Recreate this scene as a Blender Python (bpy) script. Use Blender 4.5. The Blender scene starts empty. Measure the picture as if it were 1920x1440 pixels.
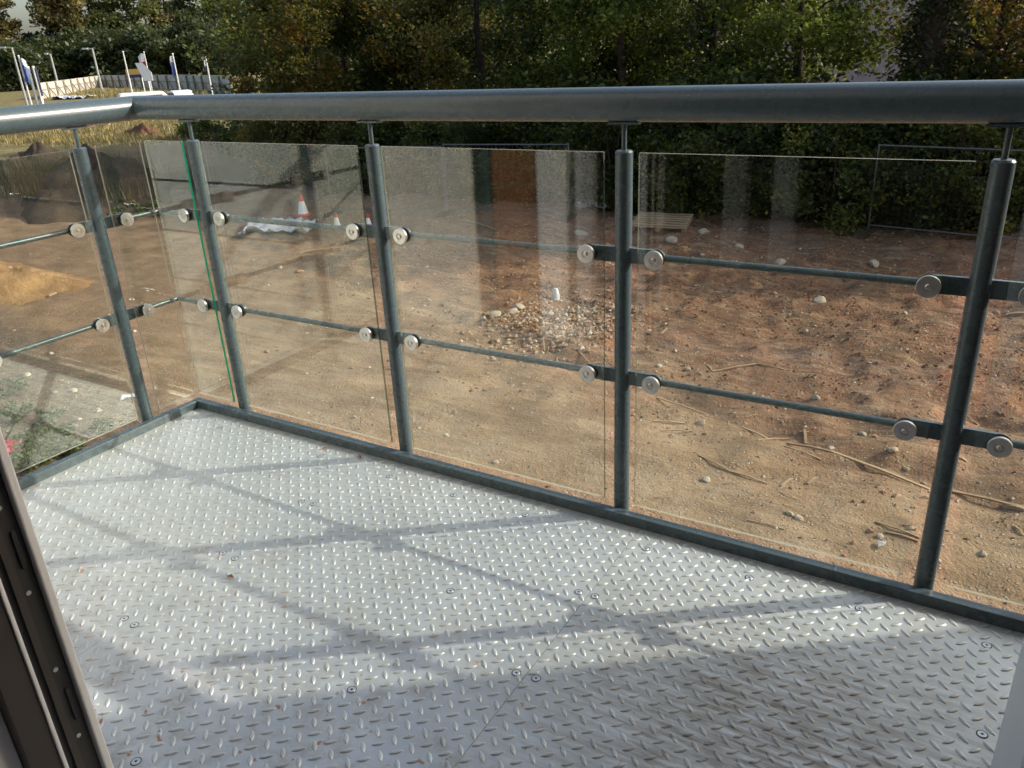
import bpy, math, random
import numpy as np
from mathutils import Vector, Matrix

random.seed(7)
RNG = np.random.default_rng(11)
sc = bpy.context.scene
COL = sc.collection

# ------------------------------------------------------------------ camera
CAM = Vector((0.5738, -1.7873, 1.2421))
FPX, YAW, PITCH, ROLL = 1494.0, -0.5634, 0.4039, 0.0517


def cam_axes():
    f = Vector((math.sin(YAW) * math.cos(PITCH), math.cos(YAW) * math.cos(PITCH), -math.sin(PITCH)))
    r = Vector((math.cos(YAW), -math.sin(YAW), 0))
    d = f.cross(r)
    c, s = math.cos(ROLL), math.sin(ROLL)
    return c * r + s * d, -s * r + c * d, f


CR, CD, CF = cam_axes()
cd = bpy.data.cameras.new('camera')
cam = bpy.data.objects.new('camera', cd)
COL.objects.link(cam)
m = Matrix.Identity(4)
for i in range(3):
    m[i][0], m[i][1], m[i][2], m[i][3] = CR[i], -CD[i], -CF[i], CAM[i]
cam.matrix_world = m
cd.sensor_fit = 'HORIZONTAL'
cd.sensor_width = 36
cd.lens = 36 * FPX / 1920
cd.clip_start = 0.02
cd.clip_end = 3000
sc.camera = cam

# ------------------------------------------------------------------ sky and sun
SUN = Vector((1.37, 1.0, 1.0)).normalized()
world = bpy.data.worlds.new('World')
sc.world = world
world.use_nodes = True
wn = world.node_tree
wn.nodes.clear()
sky = wn.nodes.new('ShaderNodeTexSky')
sky.sky_type = 'NISHITA'
sky.sun_disc = False
sky.sun_elevation = math.asin(SUN.z)
sky.sun_rotation = math.atan2(SUN.x, SUN.y)
sky.air_density = 1.0
sky.dust_density = 4.0
sky.ozone_density = 1.0
bg = wn.nodes.new('ShaderNodeBackground')
bg.inputs[1].default_value = 0.15
wo = wn.nodes.new('ShaderNodeOutputWorld')
wn.links.new(sky.outputs[0], bg.inputs[0])
wn.links.new(bg.outputs[0], wo.inputs[0])
sl = bpy.data.lights.new('sun', 'SUN')
sl.energy = 2.75
sl.angle = math.radians(0.55)
sl.color = (1.0, 0.93, 0.82)
so = bpy.data.objects.new('sun', sl)
so.rotation_euler = (-SUN).to_track_quat('-Z', 'Y').to_euler()
so.location = (20, 15, 20)
COL.objects.link(so)
sc.view_settings.view_transform = 'Standard'
sc.view_settings.look = 'None'
sc.view_settings.gamma = 1.0
sc.view_settings.use_curve_mapping = False
sc.view_settings.exposure = 0.80
sc.cycles.transparent_max_bounces = 24
sc.cycles.max_bounces = 7
sc.cycles.diffuse_bounces = 3
sc.cycles.glossy_bounces = 4

# ------------------------------------------------------------------ helpers
ZG = -3.0                                           # the building site lies one storey below the deck


def ray(u, v):
    return CR * ((u - 960) / FPX) + CD * ((v - 720) / FPX) + CF


def at_z(u, v, z=ZG):                               # survey: where a line of sight meets a level
    d = ray(u, v)
    return CAM + d * ((z - CAM.z) / d.z)


def at_y(u, Y, v=None):
    d = ray(u, 120 - u * .05 if v is None else v)
    return CAM + d * ((Y - CAM.y) / d.y)


def at_dist(u, v, dist):                            # by horizontal distance
    d = ray(u, v)
    return CAM + d * (dist / math.hypot(d.x, d.y))


def _hash(ix, iy, seed):
    h = (ix * 374761393 + iy * 668265263 + seed * 974711) & 0xffffffff
    h = ((h ^ (h >> 13)) * 1274126177) & 0xffffffff
    return ((h ^ (h >> 16)) & 0xffff) / 65535.0


def vnoise(x, y, seed=0):
    x = np.asarray(x, float); y = np.asarray(y, float)
    ix = np.floor(x).astype(np.int64); iy = np.floor(y).astype(np.int64)
    fx = x - ix; fy = y - iy
    fx = fx * fx * (3 - 2 * fx); fy = fy * fy * (3 - 2 * fy)
    a = _hash(ix, iy, seed); b = _hash(ix + 1, iy, seed); c = _hash(ix, iy + 1, seed); d = _hash(ix + 1, iy + 1, seed)
    return (a * (1 - fx) + b * fx) * (1 - fy) + (c * (1 - fx) + d * fx) * fy - .5


def ground_h(x, y):
    x = np.asarray(x, float); y = np.asarray(y, float)
    near = np.exp(-np.maximum(0, np.hypot(x + 6, y - 8) - 16) ** 2 / 200.)
    h = .16 * vnoise(x / 2.6, y / 2.6, 1) + .07 * vnoise(x / .8, y / .8, 2) + .035 * vnoise(x / .28, y / .28, 3)
    rough = 1 / (1 + np.exp(-(y + .30 * x - 6.0 + 1.5 * vnoise(x / 2.2, y / 2.2, 12)) * 1.3))            # churned soil at the back
    h = h * (.55 + .9 * rough)
    h = h + rough * (.13 * vnoise(x / .45, y / .45, 5) + .07 * vnoise(x / .2, y / .2, 6))
    berm = .35 * np.exp(-((y - 16.2) / 1.6) ** 2) * (x > -22)
    d1 = (y - 6.1) * .95 + (x - 1) * .30                                      # wheel ruts
    ruts = -.05 * np.exp(-(d1 / .22) ** 2) - .05 * np.exp(-((d1 - 1.9) / .22) ** 2) + .03 * np.exp(-((d1 - .45) / .15) ** 2)
    cs, sn = math.cos(.36), math.sin(.36)
    a_, b_ = x * cs + y * -sn * -1, -x * sn + y * cs
    strk = .07 * vnoise(a_ / 2.2, b_ / .33, 8) + .035 * vnoise(a_ / .8, b_ / .14, 9)
    return ZG + near * (h + ruts + strk) + berm


class MB:
    """collects shapes into one mesh"""
    def __init__(s):
        s.v = []; s.f = []; s.m = []

    def add(s, vs, fs, mi=0):
        o = len(s.v)
        s.v += [tuple(p) for p in vs]
        s.f += [tuple(i + o for i in f) for f in fs]
        s.m += [mi] * len(fs)

    def box(s, x0, x1, y0, y1, z0, z1, mi=0):
        s.add([(x0, y0, z0), (x1, y0, z0), (x1, y1, z0), (x0, y1, z0), (x0, y0, z1), (x1, y0, z1), (x1, y1, z1), (x0, y1, z1)],
              [(0, 3, 2, 1), (4, 5, 6, 7), (0, 1, 5, 4), (1, 2, 6, 5), (2, 3, 7, 6), (3, 0, 4, 7)], mi)
        return s

    def beam(s, p0, p1, w, h, mi=0):
        p0 = Vector(p0); p1 = Vector(p1)
        d = (p1 - p0).normalized()
        up = Vector((0, 0, 1)) if abs(d.z) < .95 else Vector((0, 1, 0))
        a = d.cross(up).normalized() * (w / 2); b = a.cross(d).normalized() * (h / 2)
        vs = [p + sa * a + sb * b for p in (p0, p1) for sa, sb in ((-1, -1), (1, -1), (1, 1), (-1, 1))]
        s.add(vs, [(3, 2, 1, 0), (4, 5, 6, 7), (0, 1, 5, 4), (1, 2, 6, 5), (2, 3, 7, 6), (3, 0, 4, 7)], mi)
        return s

    def path(s, pts, rad, n=10, mi=0, caps=True):
        pts = [Vector(p) for p in pts]
        if not hasattr(rad, '__len__'): rad = [rad] * len(pts)
        o = len(s.v); ref = None
        for i, p in enumerate(pts):
            d0 = (pts[i] - pts[i - 1]).normalized() if i else (pts[1] - pts[0]).normalized()
            d1 = (pts[i + 1] - pts[i]).normalized() if i < len(pts) - 1 else d0
            t = (d0 + d1).normalized()
            if ref is None:
                ref = t.orthogonal().normalized()
            a = (ref - t * ref.dot(t)).normalized(); ref = a
            b = t.cross(a)
            for k in range(n):
                an = 2 * math.pi * k / n
                s.v.append(tuple(p + (a * math.cos(an) + b * math.sin(an)) * rad[i]))
        for i in range(len(pts) - 1):
            for k in range(n):
                k2 = (k + 1) % n
                s.f.append((o + i * n + k, o + i * n + k2, o + (i + 1) * n + k2, o + (i + 1) * n + k)); s.m.append(mi)
        if caps:
            s.f.append(tuple(o + k for k in reversed(range(n)))); s.m.append(mi)
            e = o + (len(pts) - 1) * n
            s.f.append(tuple(e + k for k in range(n))); s.m.append(mi)
        return s

    def lathe(s, prof, n=24, org=(0, 0, 0), ax=(0, 0, 1), mi=0):
        """prof: (r, h) from bottom to top along ax"""
        ax = Vector(ax).normalized(); a = ax.orthogonal().normalized(); b = ax.cross(a); org = Vector(org)
        o = len(s.v)
        for r, h in prof:
            for k in range(n):
                an = 2 * math.pi * k / n
                s.v.append(tuple(org + ax * h + (a * math.cos(an) + b * math.sin(an)) * max(r, 1e-5)))
        for i in range(len(prof) - 1):
            for k in range(n):
                k2 = (k + 1) % n
                s.f.append((o + i * n + k, o + i * n + k2, o + (i + 1) * n + k2, o + (i + 1) * n + k)); s.m.append(mi)
        s.f.append(tuple(o + k for k in reversed(range(n)))); s.m.append(mi)
        e = o + (len(prof) - 1) * n
        s.f.append(tuple(e + k for k in range(n))); s.m.append(mi)
        return s

    def prism(s, poly, y0, y1, mi=0):
        """poly in (x,z), extruded along y"""
        n = len(poly); o = len(s.v)
        s.v += [(x, y0, z) for x, z in poly] + [(x, y1, z) for x, z in poly]
        s.f.append(tuple(o + k for k in range(n))); s.m.append(mi)
        s.f.append(tuple(o + n + k for k in reversed(range(n)))); s.m.append(mi)
        for k in range(n):
            k2 = (k + 1) % n
            s.f.append((o + k2, o + k, o + n + k, o + n + k2)); s.m.append(mi)
        return s

    def mesh(s, name, mats, smooth=True, ang=.7):
        me = bpy.data.meshes.new(name)
        me.from_pydata(s.v, [], s.f)
        for mt in (mats if isinstance(mats, (list, tuple)) else [mats]):
            me.materials.append(mt)
        me.polygons.foreach_set('material_index', s.m)
        me.update()
        if smooth:
            me.polygons.foreach_set('use_smooth', [True] * len(s.f))
            me.set_sharp_from_angle(angle=ang)
        return me

    def build(s, name, mats, parent=None, loc=(0, 0, 0), smooth=True, ang=.7):
        return link(name, s.mesh(name, mats, smooth, ang), parent, loc)


def link(name, me, parent=None, loc=(0, 0, 0), rot=(0, 0, 0), scale=(1, 1, 1)):
    o = bpy.data.objects.new(name, me)
    o.location = loc; o.rotation_euler = rot; o.scale = scale
    COL.objects.link(o)
    if parent: o.parent = parent
    return o


def thing(name, loc=(0, 0, 0), rz=0):
    o = bpy.data.objects.new(name, None)
    o.location = loc; o.rotation_euler = (0, 0, rz); o.empty_display_size = .1
    COL.objects.link(o)
    return o


def tag(o, label=None, cat=None, group=None, kind=None):
    if label: o['label'] = label
    if cat: o['category'] = cat
    if group: o['group'] = group
    if kind: o['kind'] = kind
    return o


def bevel(o, w, seg=2):
    b = o.modifiers.new('bevel', 'BEVEL'); b.width = w; b.segments = seg; b.limit_method = 'ANGLE'
    return o


def fast_mesh(name, verts, quads, mats, smooth=False):
    me = bpy.data.meshes.new(name)
    n = len(quads); k = quads.shape[1]
    me.vertices.add(len(verts)); me.vertices.foreach_set('co', np.ascontiguousarray(verts, dtype=np.float32).ravel())
    me.loops.add(n * k); me.loops.foreach_set('vertex_index', np.ascontiguousarray(quads, dtype=np.int32).ravel())
    me.polygons.add(n); me.polygons.foreach_set('loop_start', np.arange(0, n * k, k, dtype=np.int32))
    me.polygons.foreach_set('use_smooth', np.full(n, smooth))
    for mt in (mats if isinstance(mats, (list, tuple)) else [mats]): me.materials.append(mt)
    me.update(calc_edges=True)
    me.validate()
    return me


# ------------------------------------------------------------------ materials
class NT:
    def __init__(s, name):
        s.mat = bpy.data.materials.new(name); s.mat.use_nodes = True
        s.t = s.mat.node_tree; s.t.nodes.clear()
        s.out = s.t.nodes.new('ShaderNodeOutputMaterial')

    def n(s, typ, **kw):
        nd = s.t.nodes.new(typ)
        for k, v in kw.items():
            if k in ('inp',):
                for a, b in v.items():
                    if hasattr(b, 'is_output'): s.t.links.new(b, nd.inputs[a])
                    else: nd.inputs[a].default_value = b
            else: setattr(nd, k, v)
        return nd

    def coord(s, kind='Object'):
        return s.n('ShaderNodeTexCoord').outputs[kind]

    def noise(s, vec, scale, detail=4, rough=.55):
        return s.n('ShaderNodeTexNoise', inp={'Vector': vec, 'Scale': scale, 'Detail': detail, 'Roughness': rough}).outputs[0]

    def ramp(s, fac, stops, interp='LINEAR'):
        r = s.n('ShaderNodeValToRGB'); s.t.links.new(fac, r.inputs[0])
        cr = r.color_ramp; cr.interpolation = interp
        while len(cr.elements) < len(stops): cr.elements.new(.5)
        for e, (p, c) in zip(cr.elements, stops):
            e.position = p; e.color = (*c, 1) if len(c) == 3 else c
        return r.outputs[0]

    def mix(s, fac, a, b, blend='MIX'):
        x = s.n('ShaderNodeMix', data_type='RGBA', blend_type=blend)
        for sock, val in ((x.inputs[0], fac), (x.inputs[6], a), (x.inputs[7], b)):
            if hasattr(val, 'is_output'): s.t.links.new(val, sock)
            elif hasattr(val, '__len__'): sock.default_value = (*val, 1)
            else: sock.default_value = val
        return x.outputs[2]

    def math(s, op, a, b=0.0, c=0.0, clamp=False):
        x = s.n('ShaderNodeMath', operation=op, use_clamp=clamp)
        for i, val in enumerate((a, b, c)):
            if hasattr(val, 'is_output'): s.t.links.new(val, x.inputs[i])
            else: x.inputs[i].default_value = val
        return x.outputs[0]

    def bsdf(s, color, rough=.6, metal=0.0, spec=.5, bump=None, bstr=.3, bdist=.01, **kw):
        p = s.n('ShaderNodeBsdfPrincipled')
        for k, val in (('Base Color', color), ('Roughness', rough), ('Metallic', metal), ('Specular IOR Level', spec), *kw.items()):
            if hasattr(val, 'is_output'): s.t.links.new(val, p.inputs[k])
            elif hasattr(val, '__len__'): p.inputs[k].default_value = (*val, 1) if len(val) == 3 else val
            else: p.inputs[k].default_value = val
        if bump is not None:
            b = s.n('ShaderNodeBump', inp={'Height': bump, 'Strength': bstr, 'Distance': bdist})
            s.t.links.new(b.outputs[0], p.inputs['Normal'])
        s.t.links.new(p.outputs[0], s.out.inputs[0])
        return p

    def surf(s, sock):
        s.t.links.new(sock, s.out.inputs[0]); return s.mat


def simple(name, col, rough=.6, metal=0.0, var=.12, scale=8, spec=.5, bump=.0):
    t = NT(name); c = t.coord()
    nz = t.noise(c, scale)
    k = t.ramp(nz, [(.3, tuple(x * (1 - var) for x in col)), (.7, tuple(min(1, x * (1 + var)) for x in col))])
    t.bsdf(k, rough, metal, spec, bump=t.noise(c, scale * 6) if bump else None, bstr=bump, bdist=.01)
    return t.mat


M = {}
# powder-coated blue-grey steel
t = NT('powder_coat'); c = t.coord()
pc = t.ramp(t.noise(c, 5), [(.3, (.058, .086, .100)), (.7, (.067, .097, .112))])
pc = t.mix(t.ramp(t.noise(c, 14, 7, .75), [(.55, (0,) * 3), (.85, (.08,) * 3)]), pc, (.12, .125, .115))
pc = t.mix(t.ramp(t.noise(c, 110, 3, .6), [(.72, (0,) * 3), (.78, (.25,) * 3)]), pc, (.15, .15, .14))
t.bsdf(pc,
       t.ramp(t.noise(c, 30), [(.3, (.26,) * 3), (.7, (.29,) * 3)]), 0, .5, bump=t.noise(c, 900, 2), bstr=.03, bdist=.002)
M['paint'] = t.mat
# satin stainless steel
t = NT('stainless'); c = t.coord()
t.bsdf(t.ramp(t.noise(c, 60), [(.3, (.58, .57, .55)), (.7, (.70, .69, .66))]), .33, .85, .5)
M['steel'] = t.mat
M['rubber'] = simple('black_rubber', (.012, .012, .013), .7)
# galvanised checker plate
t = NT('galvanised'); c = t.coord()
n1 = t.noise(c, 3.2, 5); n2 = t.noise(c, 24, 4); n3 = t.n('ShaderNodeTexVoronoi', inp={'Vector': c, 'Scale': 45.}).outputs[0]
base = t.ramp(n1, [(.3, (.54, .565, .56)), (.72, (.67, .69, .68))])
base = t.mix(t.ramp(n3, [(.2, (0,) * 3), (.8, (.25,) * 3)]), base, (.46, .48, .475))
# dirt film, thicker toward the door
sep = t.n('ShaderNodeSeparateXYZ', inp={0: c})
door = t.math('MULTIPLY_ADD', sep.outputs[1], -1.15, -.25, clamp=True)
dirt = t.math('MULTIPLY', t.ramp(t.noise(c, 9, 6, .7), [(.48, (0,) * 3), (.66, (1,) * 3)]), t.math('MULTIPLY_ADD', door, .45, .05))
pv = t.n('ShaderNodeVectorMath', operation='DISTANCE', inp={0: c, 1: (.33, -.62, 0)}).outputs['Value']
patch = t.math('MULTIPLY', t.n('ShaderNodeMapRange', inp={0: pv, 1: .60, 2: .10}).outputs[0], t.ramp(t.noise(t.n('ShaderNodeMapping', inp={'Vector': c, 'Rotation': (0, 0, .9), 'Scale': (9, 70, 9)}).outputs[0], 1.0, 5, .7), [(.36, (0,) * 3), (.62, (1,) * 3)]))
dirt = t.math('MAXIMUM', dirt, t.math('MULTIPLY', patch, .95))
streak = t.ramp(t.noise(t.n('ShaderNodeMapping', inp={'Vector': c, 'Scale': (3, 11, 3)}).outputs[0], 1.6, 6, .72), [(.45, (0,) * 3), (.75, (.35,) * 3)])
base = t.mix(streak, base, (.50, .50, .47))
base = t.mix(dirt, base, (.20, .18, .15))
rustm = t.math('MULTIPLY', t.ramp(t.noise(c, 34, 3, .6), [(.655, (0,) * 3), (.70, (1,) * 3)]), t.math('MULTIPLY_ADD', door, .85, .06, clamp=True))
base = t.mix(rustm, base, (.33, .13, .04))
met = t.math('SUBTRACT', t.math('SUBTRACT', .62, t.math('MULTIPLY', rustm, .6)), t.math('MULTIPLY', dirt, .5), clamp=True)
rg = t.math('ADD', t.ramp(n2, [(.3, (.46,) * 3), (.7, (.58,) * 3)]), t.math('MULTIPLY', dirt, .2))
t.bsdf(base, rg, met, .5, bump=t.noise(c, 160, 3), bstr=.06, bdist=.002)
M['galv'] = t.mat
M['screw'] = simple('zinc_screw', (.60, .62, .64), .35, .6)
M['socket'] = simple('socket_dark', (.02, .02, .02), .6)


# glass pane: clear slab, transparent with Fresnel reflection on both faces
def glass(name, tint):
    t = NT(name)
    back = t.n('ShaderNodeNewGeometry').outputs['Backfacing']
    ior = t.math('MULTIPLY_ADD', back, 1 / 1.58 - 1.58, 1.58)
    fr = t.n('ShaderNodeFresnel', inp={'IOR': ior}).outputs[0]
    tr = t.n('ShaderNodeBsdfTransparent', inp={0: (*tint, 1)})
    gl = t.n('ShaderNodeBsdfGlossy', inp={'Color': (1, 1, 1, 1), 'Roughness': 0.0})
    mx = t.n('ShaderNodeMixShader', inp={0: fr, 1: tr.outputs[0], 2: gl.outputs[0]})
    # thin film of dust that catches the sun
    c = t.coord()
    df = t.n('ShaderNodeBsdfDiffuse', inp={0: (.55, .53, .48, 1)})
    tl = t.n('ShaderNodeBsdfTranslucent', inp={0: (.55, .53, .48, 1)})
    ad = t.n('ShaderNodeMixShader', inp={0: .5, 1: df.outputs[0], 2: tl.outputs[0]})
    dust = t.ramp(t.noise(c, 4.5, 6, .7), [(.45, (.0,) * 3), (.80, (.004,) * 3)])
    m2 = t.n('ShaderNodeMixShader', inp={0: dust, 1: mx.outputs[0], 2: ad.outputs[0]})
    return t.surf(m2.outputs[0])


M['glass'] = glass('clear_glass', (.955, .98, .955))
t = NT('glass_edge')
pb = t.bsdf((.50, .47, .37), .25, 0, .6)
tr = t.n('ShaderNodeBsdfTransparent', inp={0: (.42, .50, .42, 1)})
mx = t.n('ShaderNodeMixShader', inp={0: .35, 1: pb.outputs[0], 2: tr.outputs[0]})
M['edge'] = t.surf(mx.outputs[0])
t = NT('glass_side_edge')
pb = t.bsdf((.22, .25, .19), .2, 0, .6)
tr = t.n('ShaderNodeBsdfTransparent', inp={0: (.45, .52, .45, 1)})
mx = t.n('ShaderNodeMixShader', inp={0: .68, 1: pb.outputs[0], 2: tr.outputs[0]})
M['side_edge'] = t.surf(mx.outputs[0])
t = NT('green_glass_edge')
pb = t.bsdf((.02, .30, .15), .2, 0, .6)
df = t.n('ShaderNodeBsdfTranslucent', inp={0: (.03, .62, .32, 1)})
mx = t.n('ShaderNodeMixShader', inp={0: .6, 1: pb.outputs[0], 2: df.outputs[0]})
M['green_edge'] = t.surf(mx.outputs[0])

# bare earth of the site
t = NT('earth'); c = t.coord('Object')
sep = t.n('ShaderNodeSeparateXYZ', inp={0: c}); X, Y = sep.outputs[0], sep.outputs[1]
nl = t.noise(c, .35, 5, .6); nm = t.noise(c, 1.6, 6, .65); nf = t.noise(c, 9, 6, .7); ng = t.noise(c, 40, 3, .6)
tan = t.ramp(nm, [(.25, (.185, .122, .070)), (.5, (.285, .200, .120)), (.78, (.38, .285, .185))])
red = t.ramp(nf, [(.2, (.10, .048, .027)), (.5, (.22, .110, .060)), (.75, (.34, .21, .125))])
# churned red-brown soil beyond a slanting line
line = t.math('ADD', t.math('MULTIPLY_ADD', X, .30, Y), t.math('MULTIPLY', t.math('SUBTRACT', nl, .5), 9.0))
fr = t.n('ShaderNodeMapRange', inp={0: line, 1: 5.2, 2: 8.2}).outputs[0]
# left of the site: flat brown haul track
fl = t.n('ShaderNodeMapRange', inp={0: X, 1: -12.5, 2: -9.5}).outputs[0]
red_amt = t.math('MULTIPLY', fr, t.math('MULTIPLY_ADD', fl, .8, .2))
col = t.mix(red_amt, tan, red)
dark = t.ramp(t.noise(c, .9, 6, .7), [(.45, (0,) * 3), (.7, (.75,) * 3)])
col = t.mix(t.math('MULTIPLY', dark, t.math('MULTIPLY_ADD', fr, .7, .2)), col, (.115, .085, .062))
grey = t.ramp(t.noise(c, 2.1, 5, .7), [(.52, (0,) * 3), (.72, (.7,) * 3)])
col = t.mix(t.math('MULTIPLY', grey, .6), col, (.30, .26, .20))
# streaks dragged along the haul direction, and the planting bed close to the block
sv = t.n('ShaderNodeMapping', inp={'Vector': c, 'Rotation': (0, 0, .36), 'Scale': (.35, 2.6, 1)}).outputs[0]
st1 = t.ramp(t.noise(sv, 1.3, 6, .68), [(.46, (0,) * 3), (.62, (.65,) * 3)])
col = t.mix(t.math('MULTIPLY', st1, .8), col, (.145, .098, .062))
st2 = t.ramp(t.noise(sv, 2.7, 6, .7), [(.52, (0,) * 3), (.68, (.6,) * 3)])
col = t.mix(t.math('MULTIPLY', st2, .8), col, (.40, .31, .20))
dp = t.ramp(t.noise(sv, 3.4, 7, .75), [(.50, (0,) * 3), (.64, (.85,) * 3)])
col = t.mix(t.math('MULTIPLY', dp, t.math('MULTIPLY_ADD', fr, .75, .08)), col, (.062, .040, .027))
trk = t.math('SUBTRACT', 1.0, fl)
col = t.mix(t.math('MULTIPLY', trk, .6), col, t.ramp(nm, [(.3, (.12, .072, .042)), (.7, (.24, .15, .08))]))
bed = t.n('ShaderNodeMapRange', inp={0: t.math('ADD', t.math('MULTIPLY_ADD', X, .22, Y), t.math('MULTIPLY', nm, .9)), 1: 2.9, 2: 2.2}).outputs[0]
bed = t.math('MULTIPLY', bed, t.n('ShaderNodeMapRange', inp={0: X, 1: -6.2, 2: -6.9}).outputs[0])
col = t.mix(t.math('MULTIPLY', bed, .85), col, t.ramp(nf, [(.3, (.055, .045, .032)), (.55, (.12, .098, .07)), (.75, (.23, .18, .13))]))
# pebbles and crumbs
vo = t.n('ShaderNodeTexVoronoi', inp={'Vector': c, 'Scale': 16., 'Randomness': 1.})
peb = t.ramp(vo.outputs['Distance'], [(.16, (1,) * 3), (.26, (0,) * 3)])
pick = t.ramp(t.n('ShaderNodeSeparateColor', inp={0: vo.outputs['Color']}).outputs[0], [(.6, (0,) * 3), (.66, (1,) * 3)])
pm = t.math('MULTIPLY', peb, pick)
col = t.mix(t.math('MULTIPLY', pm, .8), col, (.43, .37, .28))
vo2 = t.n('ShaderNodeTexVoronoi', inp={'Vector': c, 'Scale': 38.})
pm2 = t.math('MULTIPLY', t.ramp(vo2.outputs['Distance'], [(.18, (1,) * 3), (.3, (0,) * 3)]), t.ramp(ng, [(.5, (0,) * 3), (.6, (1,) * 3)]))
col = t.mix(t.math('MULTIPLY', pm2, .5), col, (.40, .32, .22))
# rough grass far away
far = t.n('ShaderNodeMapRange', inp={0: t.math('ADD', t.math('MULTIPLY', X, -1.0), t.math('MULTIPLY', nl, 14.0)), 1: 46., 2: 52.}).outputs[0]
grass = t.ramp(t.noise(c, .5, 6, .7), [(.3, (.10, .085, .035)), (.5, (.17, .145, .06)), (.7, (.26, .21, .10))])
col = t.mix(far, col, grass)
bh = t.math('ADD', t.math('MULTIPLY', nf, .6), t.math('ADD', t.math('MULTIPLY', pm, .5), t.math('MULTIPLY', ng, .25)))
wood = t.math('MULTIPLY', t.n('ShaderNodeMapRange', inp={0: t.math('ADD', Y, nm), 1: 17.0, 2: 18.0}).outputs[0], t.n('ShaderNodeMapRange', inp={0: X, 1: -32., 2: -28.}).outputs[0])
col = t.mix(t.math('MULTIPLY', wood, .95), col, t.ramp(nf, [(.3, (.030, .028, .014)), (.7, (.07, .055, .028))]))
t.bsdf(col, .95, 0, .15, bump=bh, bstr=.95, bdist=.07)
M['earth'] = t.mat


def soil(name, c0, c1, sc_=3., bump=.6):
    t = NT(name); c = t.coord()
    k = t.ramp(t.noise(c, sc_, 7, .7), [(.3, c0), (.7, c1)])
    t.bsdf(k, .95, 0, .1, bump=t.noise(c, sc_ * 5, 6, .7), bstr=bump, bdist=.08)
    return t.mat


M['sand'] = soil('orange_sand', (.15, .085, .042), (.36, .225, .105), 1.3, .9)
M['dark_soil'] = soil('dark_soil', (.045, .036, .026), (.10, .078, .055), 2.)
M['red_soil'] = soil('red_soil', (.10, .05, .03), (.19, .10, .055), 2.)


def stone_mat(name, a, b):
    t = NT(name); c = t.coord()
    oi = t.n('ShaderNodeObjectInfo').outputs['Random']
    k = t.ramp(t.noise(c, 9, 5, .7), [(.3, a), (.7, b)])
    k = t.mix(t.math('MULTIPLY', oi, .35), k, (.20, .15, .10))
    t.bsdf(k, .9, 0, .2, bump=t.noise(c, 30, 5, .7), bstr=.5, bdist=.02)
    return t.mat


M['stone'] = stone_mat('pale_stone', (.33, .28, .21), (.52, .46, .37))
M['brickbit'] = stone_mat('reddish_stone', (.26, .12, .07), (.40, .22, .14))
t = NT('gravel'); g = t.n('ShaderNodeNewGeometry').outputs['Random Per Island']
t.bsdf(t.ramp(g, [(0, (.14, .09, .055)), (.35, (.25, .175, .11)), (.7, (.33, .25, .165)), (.88, (.43, .36, .27)), (.95, (.30, .15, .08)), (1, (.55, .50, .42))]), .95, 0, .15)
M['gravel'] = t.mat
t = NT('clod'); g = t.n('ShaderNodeNewGeometry').outputs['Random Per Island']
t.bsdf(t.ramp(g, [(0, (.09, .05, .03)), (.5, (.17, .088, .048)), (.85, (.25, .15, .085)), (1, (.34, .25, .165))]), .95, 0, .1)
M['clod'] = t.mat
t = NT('weathered_timber'); c = t.coord(); g = t.n('ShaderNodeObjectInfo').outputs['Random']
k = t.ramp(t.noise(t.n('ShaderNodeMapping', inp={'Vector': c, 'Scale': (2, 30, 30)}).outputs[0], 3, 4), [(.3, (.30, .21, .125)), (.7, (.47, .36, .23))])
k = t.mix(t.math('MULTIPLY', g, .55), k, (.20, .14, .085))
t.bsdf(k, .85, 0, .2)
M['timber'] = t.mat
M['white_plastic'] = simple('white_polythene', (.50, .51, .52), .35, 0, .15, 3)
M['cone_red'] = simple('cone_red', (.55, .06, .025), .5)
M['cone_white'] = simple('cone_white_sleeve', (.72, .72, .70), .45)
M['fence_galv'] = simple('fence_galvanised', (.11, .115, .12), .5, .4)
M['concrete'] = simple('concrete', (.35, .34, .31), .9, 0, .15, 6, .2, .3)
M['hoarding'] = simple('hoarding_boards', (.44, .42, .36), .8, 0, .25, 1.2, .2)
M['hoarding_frame'] = simple('hoarding_studs', (.20, .17, .125), .8)
M['pole'] = simple('pale_pole', (.55, .56, .56), .4, .2)
M['lamp_grey'] = simple('lamp_column_grey', (.33, .34, .33), .5, .3)
M['white_paint'] = simple('white_paint', (.75, .76, .77), .35, 0, .05)
M['blue_flag'] = simple('blue_flag', (.10, .14, .36), .8)
M['red_flag'] = simple('red_flag', (.42, .03, .04), .8)
M['white_flag'] = simple('white_flag', (.72, .72, .74), .8)
M['yellow_sign'] = simple('yellow_sign', (.60, .38, .09), .6)
M['navy'] = simple('navy', (.03, .035, .12), .6)
M['van_glass'] = simple('vehicle_glass', (.02, .022, .03), .08)
M['tyre'] = simple('tyre_rubber', (.02, .02, .02), .85)
M['render_wall'] = simple('cream_render', (.80, .79, .72), .9, 0, .06, 14, .2, .04)
M['grey_render'] = simple('grey_board', (.70, .74, .73), .7, 0, .05, 5, .3)
M['upvc'] = simple('white_upvc', (.78, .78, .77), .35, 0, .04, 4)
M['frame_grey'] = simple('light_grey_frame', (.80, .80, .79), .4, 0, .05, 4)
M['frame_dark'] = simple('dark_frame', (.030, .028, .026), .45)
M['frame_brown'] = simple('dark_brown_frame', (.05, .042, .036), .4)
M['plaster'] = simple('interior_plaster', (.30, .29, .27), .9)
M['carpet'] = simple('room_carpet', (.16, .14, .12), .95)
M['slate'] = simple('roof_slate', (.10, .09, .09), .8)
M['pink_wall'] = simple('pink_house_wall', (.62, .46, .40), .9, 0, .06, 2)
M['teal'] = simple('teal_pipe_paint', (.05, .085, .085), .5)
t = NT('brickwork'); c = t.coord()
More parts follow.
